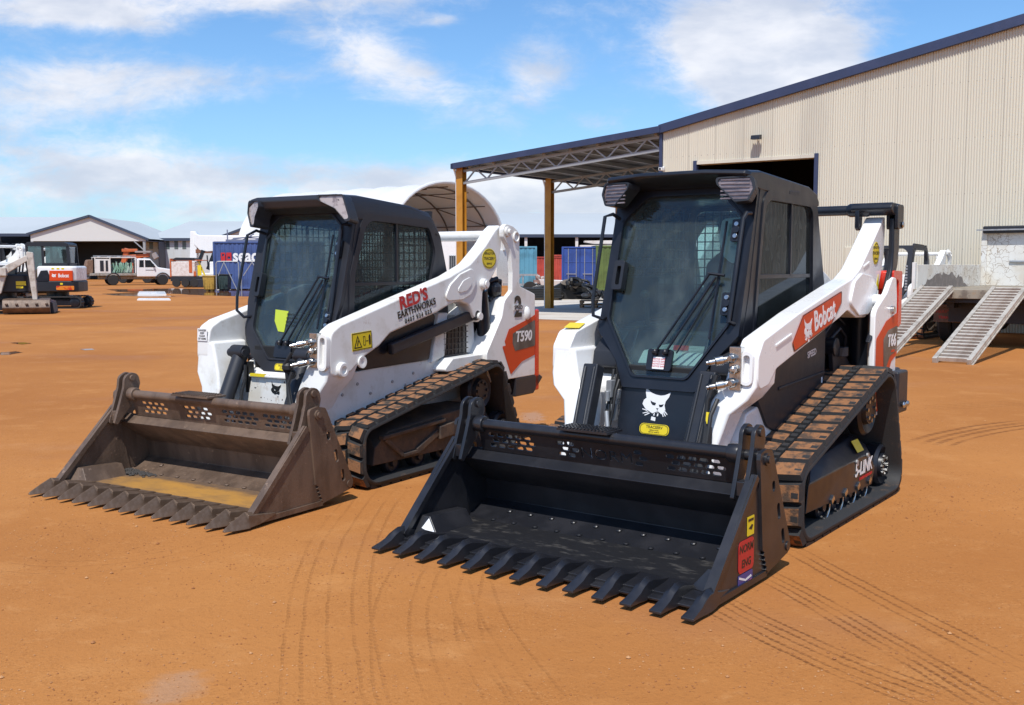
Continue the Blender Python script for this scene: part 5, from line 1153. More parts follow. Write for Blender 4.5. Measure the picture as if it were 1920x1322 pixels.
for k, lab in ((0, 'slatted steel ramp nearest the right edge, leaning on the flatbed truck'), (-1.25, 'slatted steel ramp beside the black-bucket loader, leaning on the flatbed truck')):
    top = rc + rt * k + Vector((0, 0, 1.09)); bot = rc + rt * k - hd * 3.3 + Vector((0, 0, .03)); dv = (bot - top); Lr = dv.length
    ra = empty('loading_ramp', bot, 0, label=lab, cat='ramp', group='loading ramps on the truck')
    ra.rotation_euler = Matrix((rt, -dv.normalized(), rt.cross(-dv.normalized()))).transposed().to_euler()
    m = MB()
    m.box(0, .07, 0, Lr, -.05, .05); m.box(.51, .58, 0, Lr, -.05, .05); m.box(.58, .60, .0, Lr, -.05, -.03); m.box(.575, .583, .0, Lr, -.01, .004); m.build('side_rail', mat('worn_pale_steel', (.50, .46, .40), .5, metal=.2, col2=(.36, .32, .27), scale=7), ra, bevel=.006)
    s0 = None
    for q in range(24):
        y = .08 + q * (Lr - .14) / 23
        if s0 is None:
            m2 = MB(); m2.box(.07, .51, 0, .05, .012, .03); m2.box(.07, .51, 0, .008, -.03, .012); s0 = m2.build('slat', mat('pale_slat_steel', (.56, .51, .44), .5, metal=.2, col2=(.40, .34, .28), scale=4), ra); s0.location.y = y
        else:
            o = s0.copy(); COL.objects.link(o); o.parent = ra; o.location.y = y; o.rotation_euler = (R(random.uniform(-4, 4)), 0, R(random.uniform(-.8, .8)))

# more loaders standing about: bodies of the same kind seen in part
def yard_loader(src, loc, rz, names, label, **kw):
    r = empty('track_loader', loc, rz, label=label, cat='track loader', **kw)
    for o in list(src.children):
        if o.name.split('.')[0] in names: 
            c = o.copy(); COL.objects.link(c); c.parent = r
    return r
KEEP = ('lift_arm', 'cab', 'body', 'engine_cover', 'rear_crossbar', 'rear_upright', 'tailgate_upright', 'rubber_track', 'undercarriage', 'lift_cylinder', 'rear_link', 'rear_bumper')
yard_loader(LL, (7.05, 20.7, 0), R(-39), KEEP, 'white loader parked behind the black-bucket loader, by the shed wall')
# mini excavators on the left
def excavator(name, loc, rz, cabbed, label):
    e = empty(name, loc, rz, label=label, cat='excavator', group='small excavators at the left edge')
    for sy in (-.62, .62):
        poly = fillet([(-1.15, .0), (1.15, .0), (1.15, .48), (-1.15, .48)], .235, 8); P_, T_, tot = arcpath(poly, .06); m = MB(); secs = []
        for k, (p_, t_) in enumerate(zip(P_, T_)):
            n_ = Vector((t_.y, -t_.x)); n_ = n_ if n_.dot(p_ - Vector((0, .24))) > 0 else -n_; h_ = .02 if k % 2 else -.005
            a = p_ + n_ * h_; b_ = p_ - n_ * .04
            secs.append([(a.x, sy - .18, a.y), (a.x, sy + .18, a.y), (b_.x, sy + .18, b_.y), (b_.x, sy - .18, b_.y)])
        m.loft(secs + [secs[0]], cap=False); tk_ = m.build('rubber_track', M['rubber'], e, smooth=False)
        m = MB(); m.box(-.95, .95, sy - .1, sy + .1, .12, .36)
        for x in (-.88, .88): m.lathe([(.17, -.13), (.19, -.12), (.19, .12), (.17, .13)], (x, sy, .24), 'y')
        m.build('track_frame', M['black'], e)
    m = MB(); m.box(-.6, .6, -.45, .45, .2, .5); m.cyl((0, 0, .45), (0, 0, .68), .42, n=24); m.build('turntable', M['black'], e)
    return e
ex = excavator('mini_excavator', at(118, 497, 37.0) * Vector((1, 1, 0)) if False else (gnd(110, 578).x - .12, 36.6, 0), R(5), True, 'mini excavator with black cab and orange counterweight badge, left of the yard')
ex.scale = (.88,) * 3
m = MB(); m.prism(fillet([(-.95, -.80), (.84, -.80), (1.0, -.60), (1.02, 0), (1.0, .60), (.84, .80), (-.95, .80)], .18, 5), 'z', .66, 1.10); m.build('lower_body', M['plastic'], ex, bevel=.05, seg=3)
m = MB(); m.prism(fillet([(-.55, -.78), (.82, -.78), (.97, -.6), (.98, 0), (.97, .6), (.82, .78), (-.55, .78)], .18, 5), 'z', 1.06, 1.68); hood = m.build('engine_hood', M['white'], ex, bevel=.09, seg=4)
m = MB(); m.prism(fillet([(-.04, -.81), (.80, -.81), (.86, -.80), (.86, -.75), (-.04, -.75)], .05, 3), 'z', 1.10, 1.50); ob = m.build('badge_panel', M['orange'], ex, bevel=.02)
fx = frame((.22, -.8115, 1.30), (1, 0, 0), (0, 0, 1)); decal('lettering', M['sticker_white'], ob, sh(fx, .29, 0), txt='Bobcat', size=.20, bold=.025, wide=.72); decal('cat_emblem', M['sticker_white'], ob, sh(fx, -.07, 0), geo=cat_logo(.21, bits=False))
m = MB(); m.prism(fillet([(-.56, 1.08), (-.06, 1.08), (-.03, 1.30), (-.1, 1.52), (-.35, 1.50)], .04, 3), 'y', -.815, -.77); m.build('side_grille', M['black'], ex, bevel=.01)
m = MB(); m.add(*fill2d([rrect(.22, .90, .74, .90, .03)], .02), M=frame((0, -.80, 0), (1, 0, 0), (0, 0, 1))); m.build('rear_reflector', mat('amber_lamp', (.70, .22, .03), .3, col2=(.5, .04, .02), scale=6), ex)
for k, (x, z_) in enumerate(((.10, 1.585), (.30, 1.585), (.48, 1.585), (.42, .98))): decal('warning_sticker', M['yellow'], hood, frame((x, -.786 if k < 3 else -.805, z_), (1, 0, 0), (0, 0, 1)), splines=[rrect(-.05, .05, -.035, .035, .005)])
m = MB()
for x in (-.95, -.35, .62): m.prism([(x, 1.10), (x + .09, 1.10), (x + .05, 2.52), (x - .03, 2.52)] if x < .5 else [(x, 1.6), (x + .12, 1.6), (x + .06, 2.50), (x - .05, 2.50)], 'y', -.62, -.55); m.prism([(x, 1.10), (x + .09, 1.10), (x + .05, 2.52), (x - .03, 2.52)] if x < .5 else [(x, 1.6), (x + .12, 1.6), (x + .06, 2.50), (x - .05, 2.50)], 'y', .35, .42)
m.prism(fillet([(-1.0, 2.46), (.68, 2.44), (.66, 2.56), (.5, 2.62), (-.9, 2.62)], .05, 3), 'y', -.64, .44); m.box(-.30, .70, -.62, -.55, 1.55, 1.80); m.box(-.95, .70, .35, .42, 1.1, 1.7); m.box(-1.0, -.94, -.6, .4, 1.08, 1.5); m.box(.64, .70, -.6, .4, 1.6, 1.8)
ecab = m.build('cab', M['plastic'], ex, bevel=.03, seg=3)
m = MB(); m.box(-.88, -.33, -.598, -.592, 1.2, 2.46); m.box(-.22, .60, -.598, -.592, 1.78, 2.46); m.box(-.95, -.945, -.55, .36, 1.5, 2.46); m.box(.645, .65, -.55, .36, 1.78, 2.44); m.build('cab_window', glass('teal_cab_glass', (.20, .30, .31), .16), ecab)
m = MB(); m.box(-.35, .15, -.35, .15, 1.3, 1.42); m.prism([(.05, 1.4), (.2, 1.4), (.3, 2.0), (.18, 2.0)], 'y', -.3, .1); m.build('seat', M['seat'], ecab, bevel=.03)
m = MB(); m.prism(fillet([(-.95, .9), (-1.5, 1.5), (-2.2, 1.3), (-2.1, 1.15), (-1.5, 1.3), (-1.1, .75)], .1, 3), 'y', .1, .3); m.build('boom', M['white'], ex, bevel=.02)
m = MB(); m.prism([(-1.55, .02), (-1.35, .02), (-1.25, .35), (-1.35, .40), (-1.5, .35)], 'y', -.85, .85); m.box(-1.4, -.9, -.3, -.2, .2, .3); m.box(-1.4, -.9, .2, .3, .2, .3); m.build('dozer_blade', M['black'], ex, bevel=.01)
# open machine in front of it
e2 = excavator('mini_excavator', (gnd(10, 590).x - .55, 32.6, 0), R(-160), False, 'open canopy mini excavator with white boom and brown bucket, cut by the left edge')
m = MB(); m.prism(fillet([(-.85, -.75), (.9, -.75), (.95, .75), (-.85, .75)], .2, 5), 'z', .66, 1.22); lb = m.build('lower_body', M['plastic'], e2, bevel=.05, seg=3)
m = MB(); m.box(-.45, .2, -.3, .3, 1.2, 1.5); m.prism(fillet([(.05, 1.4), (.25, 1.4), (.35, 2.1), (.15, 2.1)], .05, 3), 'y', -.3, .3); m.build('seat', M['seat'], e2, bevel=.06, seg=3)
m = MB(); m.tube([(-.55, -.5, 1.2), (-.6, -.5, 1.6)], .03, 8); m.tube([(-.55, .5, 1.2), (-.6, .5, 1.6)], .03, 8); m.box(-.8, -.5, -.6, .6, 1.15, 1.3); m.build('lever_console', M['black'], e2)
for (dx_, dz_, w_, h_) in ((-.62, .95, .14, .09), (-.58, .83, .10, .05)): decal('warning_sticker', M['yellow'], lb, frame((dx_ + .0, .754, dz_), (-1, 0, 0), (0, 0, 1)), splines=[rrect(-w_, w_, -h_ * .7, h_ * .7, .005)], lift=.006)
wb = mat('weathered_white_boom', (.54, .50, .45), .5, col2=(.36, .31, .26), scale=5)
m = MB(); m.prism(fillet([(.10, .62), (-.08, .62), (-.26, 1.25), (-.92, 1.68), (-.85, 1.83), (-.14, 1.45)], .08, 4), 'y', .85, 1.05); m.box(-.26, -.02, .75, 1.15, 1.18, 1.44); m.build('boom', wb, e2, bevel=.02)
m = MB(); m.prism(fillet([(-.82, 1.93), (-1.02, 1.90), (-1.10, .40), (-.96, .40), (-.84, 1.5)], .04, 3), 'y', .85, 1.05); m.build('dipper', wb, e2, bevel=.02)
m = MB(); m.cyl((-.80, .95, 1.75), (-.90, .95, 1.1), .05); m.build('ram', M['black'], e2)
m = MB(); m.prism(fillet([(.80, .50), (1.15, .44), (1.28, .20), (1.1, .03), (.85, .02), (1.0, .14), (1.08, .25), (.82, .42)], .04, 3), 'x', -1.45, -.12)
for k in range(5): m.box(-1.40 + k * .28, -1.32 + k * .28, 1.05, 1.30, .30, .345)
m.build('bucket', M['steel_brown'], e2, bevel=.01)
m = MB(); m.prism([(-1.55, .02), (-1.35, .02), (-1.25, .35), (-1.35, .40), (-1.5, .35)], 'y', -.85, .85); m.box(-1.4, -.9, -.3, -.2, .2, .3); m.build('dozer_blade', M['plastic_dusty'], e2, bevel=.01)
y1 = yard_loader(LL, (at(44, 497, 38).x - 4.0, 40.2, 0), R(-125), KEEP, 'white loader with raised rear arms, seen between the two mini excavators'); y1.scale = (1.25,) * 3
y2 = yard_loader(LL, (at(8, 497, 38).x - 2.2, 40.5, 0), R(-120), KEEP, 'white loader mostly cut off by the left edge, behind the open excavator'); y2.scale = (1.2,) * 3

# service ute
ut = empty('service_ute', (at(245, 497, 78).x, 79, 0), R(28), label='white single cab ute with canopied tray and green hoses, far left', cat='ute')
K = 1.12
m = MB(); secs = []
prof = fillet([(.55, .62), (.55, 1.05), (.72, 1.55), (1.05, 1.78), (1.75, 1.78), (1.75, .62)], .06, 3)
cabp = [(-.05, .55), (-.05, 1.72), (.15, 1.80), (.85, 1.78), (1.35, 1.20), (2.15, 1.08), (2.32, .95), (2.35, .55)]
m.loft([[(x * K, y, z_ * K) for x, z_ in cabp] for y in (-.90, .90)]); cabo = m.build('cabin', M['white'], ut, bevel=.09, seg=4)
m = MB()
for sy in (-1, 1):
    m.add([(.12 * K, sy * .905, 1.20 * K), (.42 * K, sy * .905, 1.20 * K), (.42 * K, sy * .905, 1.68 * K), (.14 * K, sy * .905, 1.68 * K)], [(0, 1, 2, 3)]); m.add([(.50 * K, sy * .905, 1.20 * K), (1.20 * K, sy * .905, 1.20 * K), (.84 * K, sy * .905, 1.68 * K), (.50 * K, sy * .905, 1.68 * K)], [(0, 1, 2, 3)])
m.add([(-.065, -.7, 1.25 * K), (-.065, .7, 1.25 * K), (-.065, .7, 1.7 * K), (-.065, -.7, 1.7 * K)], [(0, 1, 2, 3)])
m.build('window', mat('dark_car_glass', (.015, .02, .022), .08), cabo, smooth=False)
MB().box(.52 * K, 1.15 * K, -.915, -.905, 1.0 * K, 1.03 * K).build('door_handle', M['black'], cabo)
for x in (-1.55 * K, 1.62 * K):
    for sy in (-.80, .80):
        m = MB(); wheel(m, (x, sy * 1.06, .40), .40, .24); m.build('wheel', [tyre, rim], ut)
m = MB(); m.box(-3.0 * K, -.10 * K, -.95, .95, .72, .90); m.box(-2.7, 2.2, -.35, .35, .45, .70); m.build('tray', mat('weathered_tray', (.34, .32, .28), .6, col2=(.22, .18, .14)), ut, bevel=.02)
m = MB()
for x in (-2.65 * K, -1.72 * K, -.12 * K):
    for sy in (-.92, .92): m.box(x - .04, x + .04, sy - .03, sy + .03, .9, 1.85 * K)
m.box(-2.7 * K, -.05 * K, -.95, .95, 1.82 * K, 1.88 * K); m.box(-2.65 * K, -1.75 * K, -.94, -.90, .92, 1.75 * K); m.build('canopy_frame', dusty_white, ut, bevel=.015)
m = MB(); m.box(-2.35 * K, -2.12 * K, -.95, -.94, 1.05, 1.65 * K); m.box(-2.0 * K, -1.85 * K, -.95, -.94, 1.05, 1.65 * K); m.build('canopy_panel', M['plastic_dusty'], ut)
m = MB(); rr = random.Random(4)
for k in range(16):
    x = -1.55 * K + k * .085; m.tube([(x, -.80 + rr.uniform(-.1, .1), .95), (x + .12, -.84, 1.2 + rr.uniform(0, .2)), (x + rr.uniform(-.1, .25), -.75, 1.65 + rr.uniform(0, .15))], .035, 6)
m.build('hose_bundle', mat('pale_green_hose', (.20, .38, .27), .5, col2=(.42, .52, .44), scale=2), ut)
m = MB(); m.box(-1.62 * K, -.2 * K, .2, .8, .9, 1.7); m.build('tank', mat('pale_green_tank', (.36, .48, .40), .5), ut, bevel=.1)
m = MB(); m.prism(fillet([(-3.35 * K, .85), (-2.75 * K, .85), (-2.72 * K, 1.72 * K), (-3.1 * K, 1.70 * K)], .15, 4), 'y', -.8, .8); m.build('rear_cover', mat('brown_canvas', (.17, .10, .065), .8, col2=(.24, .15, .10)), ut, bevel=.08)
m = MB(); m.box(-3.9 * K, -3.0 * K, -.6, -.5, .5, .6); m.box(-3.9 * K, -3.0 * K, .5, .6, .5, .6); m.box(-3.95 * K, -3.75 * K, -.8, .8, .35, .6); m.build('tow_frame', M['galv'], ut, bevel=.02)
m = MB(); m.box(2.30 * K, 2.42 * K, -.85, .85, .42, .66); m.box(-3.0 * K, -2.94 * K, -.9, .9, .5, .7); m.build('bumper', M['plastic'], ut, bevel=.03)
for x in (-1.55 * K, 1.62 * K):
    m = MB(); m.tube([(x + .50 * math.cos(a), -.94, .42 + .50 * math.sin(a)) for a in [PI * q / 10 for q in range(11)]], .045, 6); m.build('wheel_arch', M['plastic'], ut)
for sy in (-1, 1):
    m = MB(); m.box(2.2 * K, 2.36 * K, sy * .62 - .16, sy * .62 + .16, .86, 1.02); m.build('headlight', M['lens'], ut, bevel=.03)
    m = MB(); m.box(.98 * K, 1.06 * K, sy * 1.02 - .08, sy * 1.02 + .08, 1.24 * K, 1.42 * K); m.build('mirror', M['plastic'], ut, bevel=.02)
m = MB()
for x in (-2.6, -1.9, -1.2, -.5): m.box(x, x + .06, -.95, .95, 2.10, 2.16)
for sy in (-.9, .9): m.box(-2.9, -.1, sy - .03, sy + .03, 2.16, 2.22)
m.build('roof_rack', M['galv'], ut)
# boom lift behind the ute
bl = empty('boom_lift', (at(258, 497, 88).x, 88, 0), R(4), label='orange boom lift folded above the roof of the white ute', cat='boom lift')
orange2 = mat('faded_orange_paint', (.52, .12, .03), .5, col2=(.34, .08, .03), scale=3)
m = MB(); m.box(-1.2, 1.2, -.8, .8, .4, 1.0); m.box(-.8, .6, -.6, .6, 1.0, 1.7); m.build('chassis', orange2, bl, bevel=.05)
for x in (-1, 1):
    for y in (-.8, .8): m = MB(); wheel(m, (x, y, .4), .4, .28); m.build('wheel', [tyre, rim], bl)
m = MB(); m.bar((-.9, 0, 2.2), (1.0, 0, 2.35), .35, .30); m.bar((-1.2, 0, 1.5), (-.8, 0, 2.9), .35, .4); m.bar((-1.2, -.2, 2.75), (.1, -.2, 2.75), .2, .25); m.bar((0, 0, 1.6), (.1, 0, 2.2), .3, .3); m.build('boom', orange2, bl, bevel=.03)
m = MB(); m.box(-.1, 1.2, -.35, .35, 2.55, 2.70); m.bar((1.3, 0, 2.2), (1.65, 0, 2.4), .3, .5); m.build('basket', mat('grey_orange_basket', (.30, .26, .25), .5), bl, bevel=.02)
# orange and white site dumper
sd_ = empty('site_dumper', (at(350, 497, 70).x, 70.5, 0), R(3), label='orange and white low yard machine with black roof, right of the ute', cat='yard machine')
m = MB(); m.box(-1.05, .55, -.6, .6, .75, 1.75); m.build('body', mat('pale_pinkish_white', (.72, .66, .62), .5, col2=(.6, .5, .45)), sd_, bevel=.05)
m = MB(); m.box(-1.12, -1.02, -.62, .62, .70, 1.95); m.box(.15, .36, -.63, -.60, 1.0, 1.85); m.box(.45, .62, -.64, -.60, .75, 1.1); m.box(-1.05, 1.1, -.62, .62, 1.80, 1.86); m.build('orange_frame', orange2, sd_, bevel=.02)
m = MB(); m.prism(fillet([(-1.05, 1.85), (.6, 1.85), (.5, 2.0), (-.7, 2.02)], .05, 3), 'y', -.65, .65); m.box(-1.1, 1.2, -.6, .6, .42, .75); m.box(.6, 1.6, -.7, .7, .05, .55); m.build('black_roof', M['plastic_dusty'], sd_, bevel=.03)
for x in (-.7, -.1, .5): m = MB(); wheel(m, (x, -.62, .32), .28, .2); m.build('wheel', [tyre, rim], sd_)
m = MB(); m.bar((.75, -.4, 1.75), (1.15, -.4, .8), .08, .10); m.box(.7, .95, -.55, -.5, .8, 1.5); m.build('mast_stay', M['yellow'], sd_)
# white crane truck
ct = empty('crane_truck', (at(395, 497, 73).x, 73.5, 0), R(2), label='white crane with thick column and long level boom above the blue lettered container', cat='crane')
m = MB(); m.prism(fillet([(-1.62, .6), (-1.12, .6), (-1.02, 2.0), (-1.0, 3.0), (-.85, 3.45), (-1.05, 3.85), (-1.45, 3.90), (-1.50, 2.4)], .08, 4), 'y', -.3, .3); m.build('column', M['white'], ct, bevel=.04)
m = MB(); m.prism(fillet([(-1.2, 2.95), (-.8, 2.55), (-.3, 2.45), (3.4, 2.72), (3.6, 3.0), (3.5, 3.58), (-.8, 3.60), (-1.2, 3.80)], .1, 4), 'y', -.35, .35); m.build('boom', M['white'], ct, bevel=.05)
m = MB(); m.bar((-.55, -.3, 2.55), (-.95, -.3, 1.5), .22, .22); m.bar((.30, -.3, 2.55), (-.25, -.3, 1.2), .26, .26); m.bar((-.3, -.3, 2.2), (-.25, -.3, 1.4), .08, .08); m.build('ram', M['black'], ct)
m = MB(); m.box(-1.1, .3, -.32, .32, 2.35, 2.62); m.build('bracket', mat('rusty_bracket', (.22, .09, .045), .7), ct, bevel=.03)
m = MB(); m.box(-2.0, 2.5, -1.0, 1.0, .5, .95); m.box(-.1, .35, -.5, .5, .5, 1.75); m.box(.5, 1.0, -.9, -.4, .9, 1.35); m.box(.45, 1.05, -.9, .9, .55, .8); m.build('base', M['white'], ct, bevel=.05)
for x in (-1.4, 1.8):
    for y in (-.9, .9): m = MB(); wheel(m, (x, y, .45), .45, .28); m.build('wheel', [tyre, rim], ct)

# containers
def container(px0, px1, ptop, dist, rz, ln, wd, ht, col, label, doors=False, side=-1, anchor='l'):
    """a steel container; the corner at px0 stands at depth dist; local x runs along the seen face"""
    p = at(px0, 497, dist); c = empty('shipping_container', (p.x, p.y, 0), rz, label=label, cat='container', group='shipping containers in the yard')
    mm = mat('container_paint', col, .5, col2=tuple(x * .7 for x in col), scale=1.2, dirt=.06, dcol=(.12, .06, .04), dscale=2)
    f = MB()
    for x in (0, ln):
        for y in (0, wd): f.box(x - .06, x + .06, y - .06, y + .06, 0, ht)
    for z_ in (.06, ht - .08):
        f.box(.06, ln - .06, -.04, .06, z_, z_ + .10); f.box(.06, ln - .06, wd - .06, wd + .04, z_, z_ + .1); f.box(-.05, .05, .06, wd - .06, z_, z_ + .1); f.box(ln - .05, ln + .05, .06, wd - .06, z_, z_ + .1)
    f.build('frame', mm, c, bevel=.008)
    s = MB(); n = max(3, round(ln / .28))
    def wall(a, b, flip):
        pr = []; L_ = (Vector(b) - Vector(a)).length; d_ = (Vector(b) - Vector(a)).normalized(); nn_ = Vector((d_.y, -d_.x)); k_ = max(2, round(L_ / .28))
        for i in range(k_):
            for u_, o_ in ((.0, .03), (.32, .03), (.5, -.0), (.82, -.0)): q = Vector(a) + d_ * (L_ * (i + u_) / k_) + nn_ * (o_ - .03); pr.append((q.x, q.y))
        pr.append(tuple(b)); k2 = len(pr); s.add([(x, y, .1) for x, y in pr] + [(x, y, ht - .05) for x, y in pr], [(i, i + 1, k2 + i + 1, k2 + i) for i in range(k2 - 1)])
    if not doors: wall((0, 0), (ln, 0), 0)
    wall((ln, 0), (ln, wd), 0); wall((0, wd), (0, 0), 0); wall((ln, wd), (0, wd), 0); s.add([(0, 0, ht - .04), (ln, 0, ht - .04), (ln, wd, ht - .04), (0, wd, ht - .04)], [(0, 1, 2, 3)])
    s.build('corrugated_wall', mm, c, smooth=False)
    if doors:
        for k in range(2):
            x0_, x1_ = (.07, ln / 2 - .01) if k == 0 else (ln / 2 + .01, ln - .07); d = MB(); d.box(x0_, x1_, -.03, .02, .12, ht - .12)
            for z_ in (.34, .66): d.box(x0_ + .05, x1_ - .05, -.045, -.03, ht * z_ - .03, ht * z_ + .03)
            dr = d.build('door', mm, c, bevel=.006); b_ = MB()
            for u_ in (.28, .78): xx = x0_ + (x1_ - x0_) * u_; b_.cyl((xx, -.07, .10), (xx, -.07, ht - .10), .022, n=8)
            b_.bar((x0_ + .15, -.08, 1.0), (x1_ - .2, -.08, 1.0), .03, .04); b_.build('lock_bar', M['galv'], dr)
    return c, mm
sc_, _ = container(402, 0, 0, 63.5, R(-4), 6.1, 2.44, 2.93, (.06, .10, .26), 'blue container with large white and red lettering beside the bins')
fx = frame((.75, -.012, 2.05), (1, 0, 0), (0, 0, 1))
decal('lettering', M['sticker_white'], sc_, sh(fx, .42, 0, .03), txt='seaco', size=1.05, bold=.03, align='LEFT', wide=.85); decal('logo_block', M['text_red'], sc_, sh(fx, 0, 0, .03), splines=[rrect(-.32, -.04, -.30, .22, .02), rrect(-.24, -.12, .0, .14, .01)]); decal('logo_block', M['text_red'], sc_, sh(fx, 0, 0, .03), splines=[rrect(.02, .34, -.30, .22, .02), rrect(.1, .26, -.16, -.02, .01)])
m = empty('scrap_frame', sc_.matrix_world @ Vector((0, 0, 0)) if False else (sc_.location.x + 2.0, sc_.location.y + .9, 2.93), 0, label='bent metal frame lying on top of the blue lettered container', cat='scrap')
q = MB(); rr = random.Random(8)
for k in range(9): a = Vector((rr.uniform(-1.3, .6), rr.uniform(-.4, .4), rr.uniform(.06, .3))); q.bar(a, a + Vector((rr.uniform(.6, 1.6), rr.uniform(-.3, .3), rr.uniform(-.1, .35))), .06, .06)
q.bar((-1.4, -.4, .08), (2.0, -.4, .08), .1, .14); q.bar((-1.3, -.4, .1), (-1.3, -.4, .75), .06, .06); q.build('tubes', mat('grey_blue_tube', (.16, .17, .24), .5), m)
container(1055, 1117, 0, 60, R(-5), 2.0, 6, 2.55, (.030, .075, .30), 'bright blue container showing its doors, behind the black rubber heap', doors=True)
container(1119, 1160, 0, 59.5, R(2), 3.2, 2.4, 2.62, (.115, .165, .045), 'olive green container beside the bright blue one')
container(955, 1003, 0, 70, R(0), 1.80, 6, 2.75, (.11, .32, .44), 'pale teal container behind the axle trailer')
container(1001, 1024, 0, 82, R(0), 2.7, 6, 2.15, (.46, .065, .045), 'red container left of the ochre awning post')
container(1036, 1058, 0, 82, R(0), 2.7, 6, 2.3, (.48, .075, .05), 'red container between the ochre post and the bright blue container')
# wheelie bins
def bin_(px, dist, col, lid, w_, h_, label):
    p = at(px, 497, dist); b_ = empty('wheelie_bin', (p.x, p.y, 0), R(-3), label=label, cat='bin', group='bins by the blue container')
    mm = mat('bin_plastic', col, .5, col2=tuple(x * .75 for x in col)); m = MB(); m.loft([[(-w_ * k, -w_ * k, z_), (w_ * k, -w_ * k, z_), (w_ * k, w_ * k, z_), (-w_ * k, w_ * k, z_)] for k, z_ in ((.42, .10), (.5, h_))]); m.box(-.3 * w_, -.1 * w_, -w_ * .3, w_ * .3, 0, .12); m.box(.1 * w_, .3 * w_, -w_ * .3, w_ * .3, 0, .12)
    for k in range(4): m.box(-.38 * w_ + k * .22 * w_, -.34 * w_ + k * .22 * w_, -w_ * .5, -w_ * .46, .15, h_ - .1)
    m.build('bin_body', mm, b_, bevel=.02); m = MB(); m.prism([(-w_ * .54, h_), (w_ * .54, h_), (w_ * .52, h_ + .06), (-w_ * .5, h_ + .08)], 'y', -w_ * .55, w_ * .55); m.build('lid', lid or mm, b_, bevel=.02)
bin_(393.5, 60.5, (.46, .28, .05), None, .68, .84, 'yellow bin standing left of the dark green bin'); bin_(419, 61.0, (.03, .055, .055), M['black'], .74, .92, 'dark green bin standing right of the yellow bin')
def gate(px, dist, w_, h_, rz, label):
    p = at(px, 497, dist); g_ = empty('gate_frame', (p.x, p.y, 0), rz, label=label, cat='gate', group='bare gate frames before the blue container'); m = MB()
    pth = fillet([(0, 0), (0, h_), (w_, h_), (w_, 0)], [0, .15, .15, 0], 4); m.tube([(x, 0, z_) for x, z_ in pth], .03, 8); m.tube([(.35 * w_, 0, h_ - .05), (w_ * .92, 0, .05)], .028, 8); m.tube([(.35 * w_, 0, h_ - .05), (.12, 0, .9)], .028, 8); m.build('tube_frame', M['galv'], g_)
gate(405, 59.8, 1.30, 1.72, 0, 'bare tube gate frame standing behind the dark green bin'); gate(452, 59.6, 1.8, 1.72, R(2), 'bare tube gate frame just left of the worked loader cab')

# things under and beside the awning
hp = empty('rubber_heap', (at(1050, 497, 46).x, 46.2, 0), 0, label='black heap of old rubber tracks behind the ochre post', cat='rubber heap'); rr = random.Random(21)
m = MB()
for k in range(46):
    x = rr.uniform(-1.45, 1.6); hgt_ = .86 * max(.12, 1 - abs((x - .35) / 1.55) ** 1.8); zc = rr.uniform(.06, max(.1, hgt_)); y = rr.uniform(-.8, .6); r_ = rr.uniform(.12, .34); a = rr.uniform(0, PI)
    m.tube([(x + math.cos(a) * r_ * 2.2 * math.cos(b_), y + math.sin(a) * r_ * 1.4 * math.cos(b_), max(.05, zc + r_ * .55 * math.sin(b_))) for b_ in [2 * PI * q / 10 for q in range(11)]], rr.uniform(.05, .09), 6)
m.prism([(-1.3, 0), (1.6, 0), (1.4, .35), (.8, .7), (.1, .74), (-.6, .4)], 'y', -.5, .5); m.build('tracks', M['hose'], hp, smooth=False)
m = MB(); m.prism(fillet([(-.02, .72), (.2, .86), (.66, .70), (.80, .56), (.66, .48), (.1, .66)], .04, 3), 'y', -.7, .3); m.build('sheet', mat('grey_brown_sheet', (.20, .165, .135), .7), hp, bevel=.02)
lo_ = empty('rubber_stack', (at(1008, 497, 45).x, 45, 0), 0, label='low dark stack of flat rubber tracks left of the bigger heap', cat='rubber stack'); m = MB()
for k in range(6): m.prism(fillet([(-1.0, .10 + k * .075), (1.0, .09 + k * .07), (1.0, .15 + k * .07), (-1.0, .16 + k * .075)], .02, 2), 'y', -.6 + .03 * k, .5)
m.build('tracks', M['hose'], lo_, bevel=.01); m = MB(); m.box(-.9, .9, -.5, .5, .0, .10); m.build('pallet', mat('grey_pallet_wood', (.20, .15, .11), .8), lo_)
pl_ = empty('pallet', (at(1118, 497, 37).x, 37, 0), R(-8), label='timber pallet under loose bags beside the black-bucket loader cab', cat='pallet'); wood = mat('pallet_timber', (.30, .17, .09), .8, col2=(.40, .26, .16), scale=6, stretch=(1, 8, 1)); m = MB()
for lv in (0, .145):
    for x in (-.5, 0, .5): m.box(x - .05, x + .05, -.5, .5, lv, lv + .09)
    for k in range(7): m.box(-.56, .56, -.5 + k * .155, -.40 + k * .155, lv + .09, lv + .115)
m.build('pallet_boards', wood, pl_)
lb_ = empty('bag_pile', (pl_.location.x, pl_.location.y, .265), 0, label='pile of pale bags and black straps lying on the timber pallet', cat='bags'); m = MB(); rr = random.Random(2)
for k in range(7): m.ball((rr.uniform(-.4, .4), rr.uniform(-.3, .3), .08 + rr.uniform(0, .22)), rr.uniform(.12, .2), 10, sc=(1.3, 1, .6))
m.build('bags', mat('pale_canvas_bag', (.48, .42, .36), .9, col2=(.3, .2, .14)), lb_); m = MB()
for k in range(4): m.tube([(-.4 + k * .25, -.3, .1), (-.3 + k * .25, -.25, .36), (-.15 + k * .25, -.2, .12)], .02, 6)
m.build('straps', M['hose'], lb_)
wt = empty('white_trough', (at(1052, 497, 52).x, 52, 0), R(3), label='long white trough lying behind the black rubber heap', cat='trough'); m = MB(); m.loft([[(-1.0, -.4, .45), (1.0, -.4, .42), (1.0, .4, .42), (-1.0, .4, .45)], [(-1.15, -.5, .80), (1.1, -.5, .72), (1.1, .5, .72), (-1.15, .5, .80)]]); m.box(-.8, .8, -.3, .3, 0, .45); m.build('trough', M['white'], wt, bevel=.03)
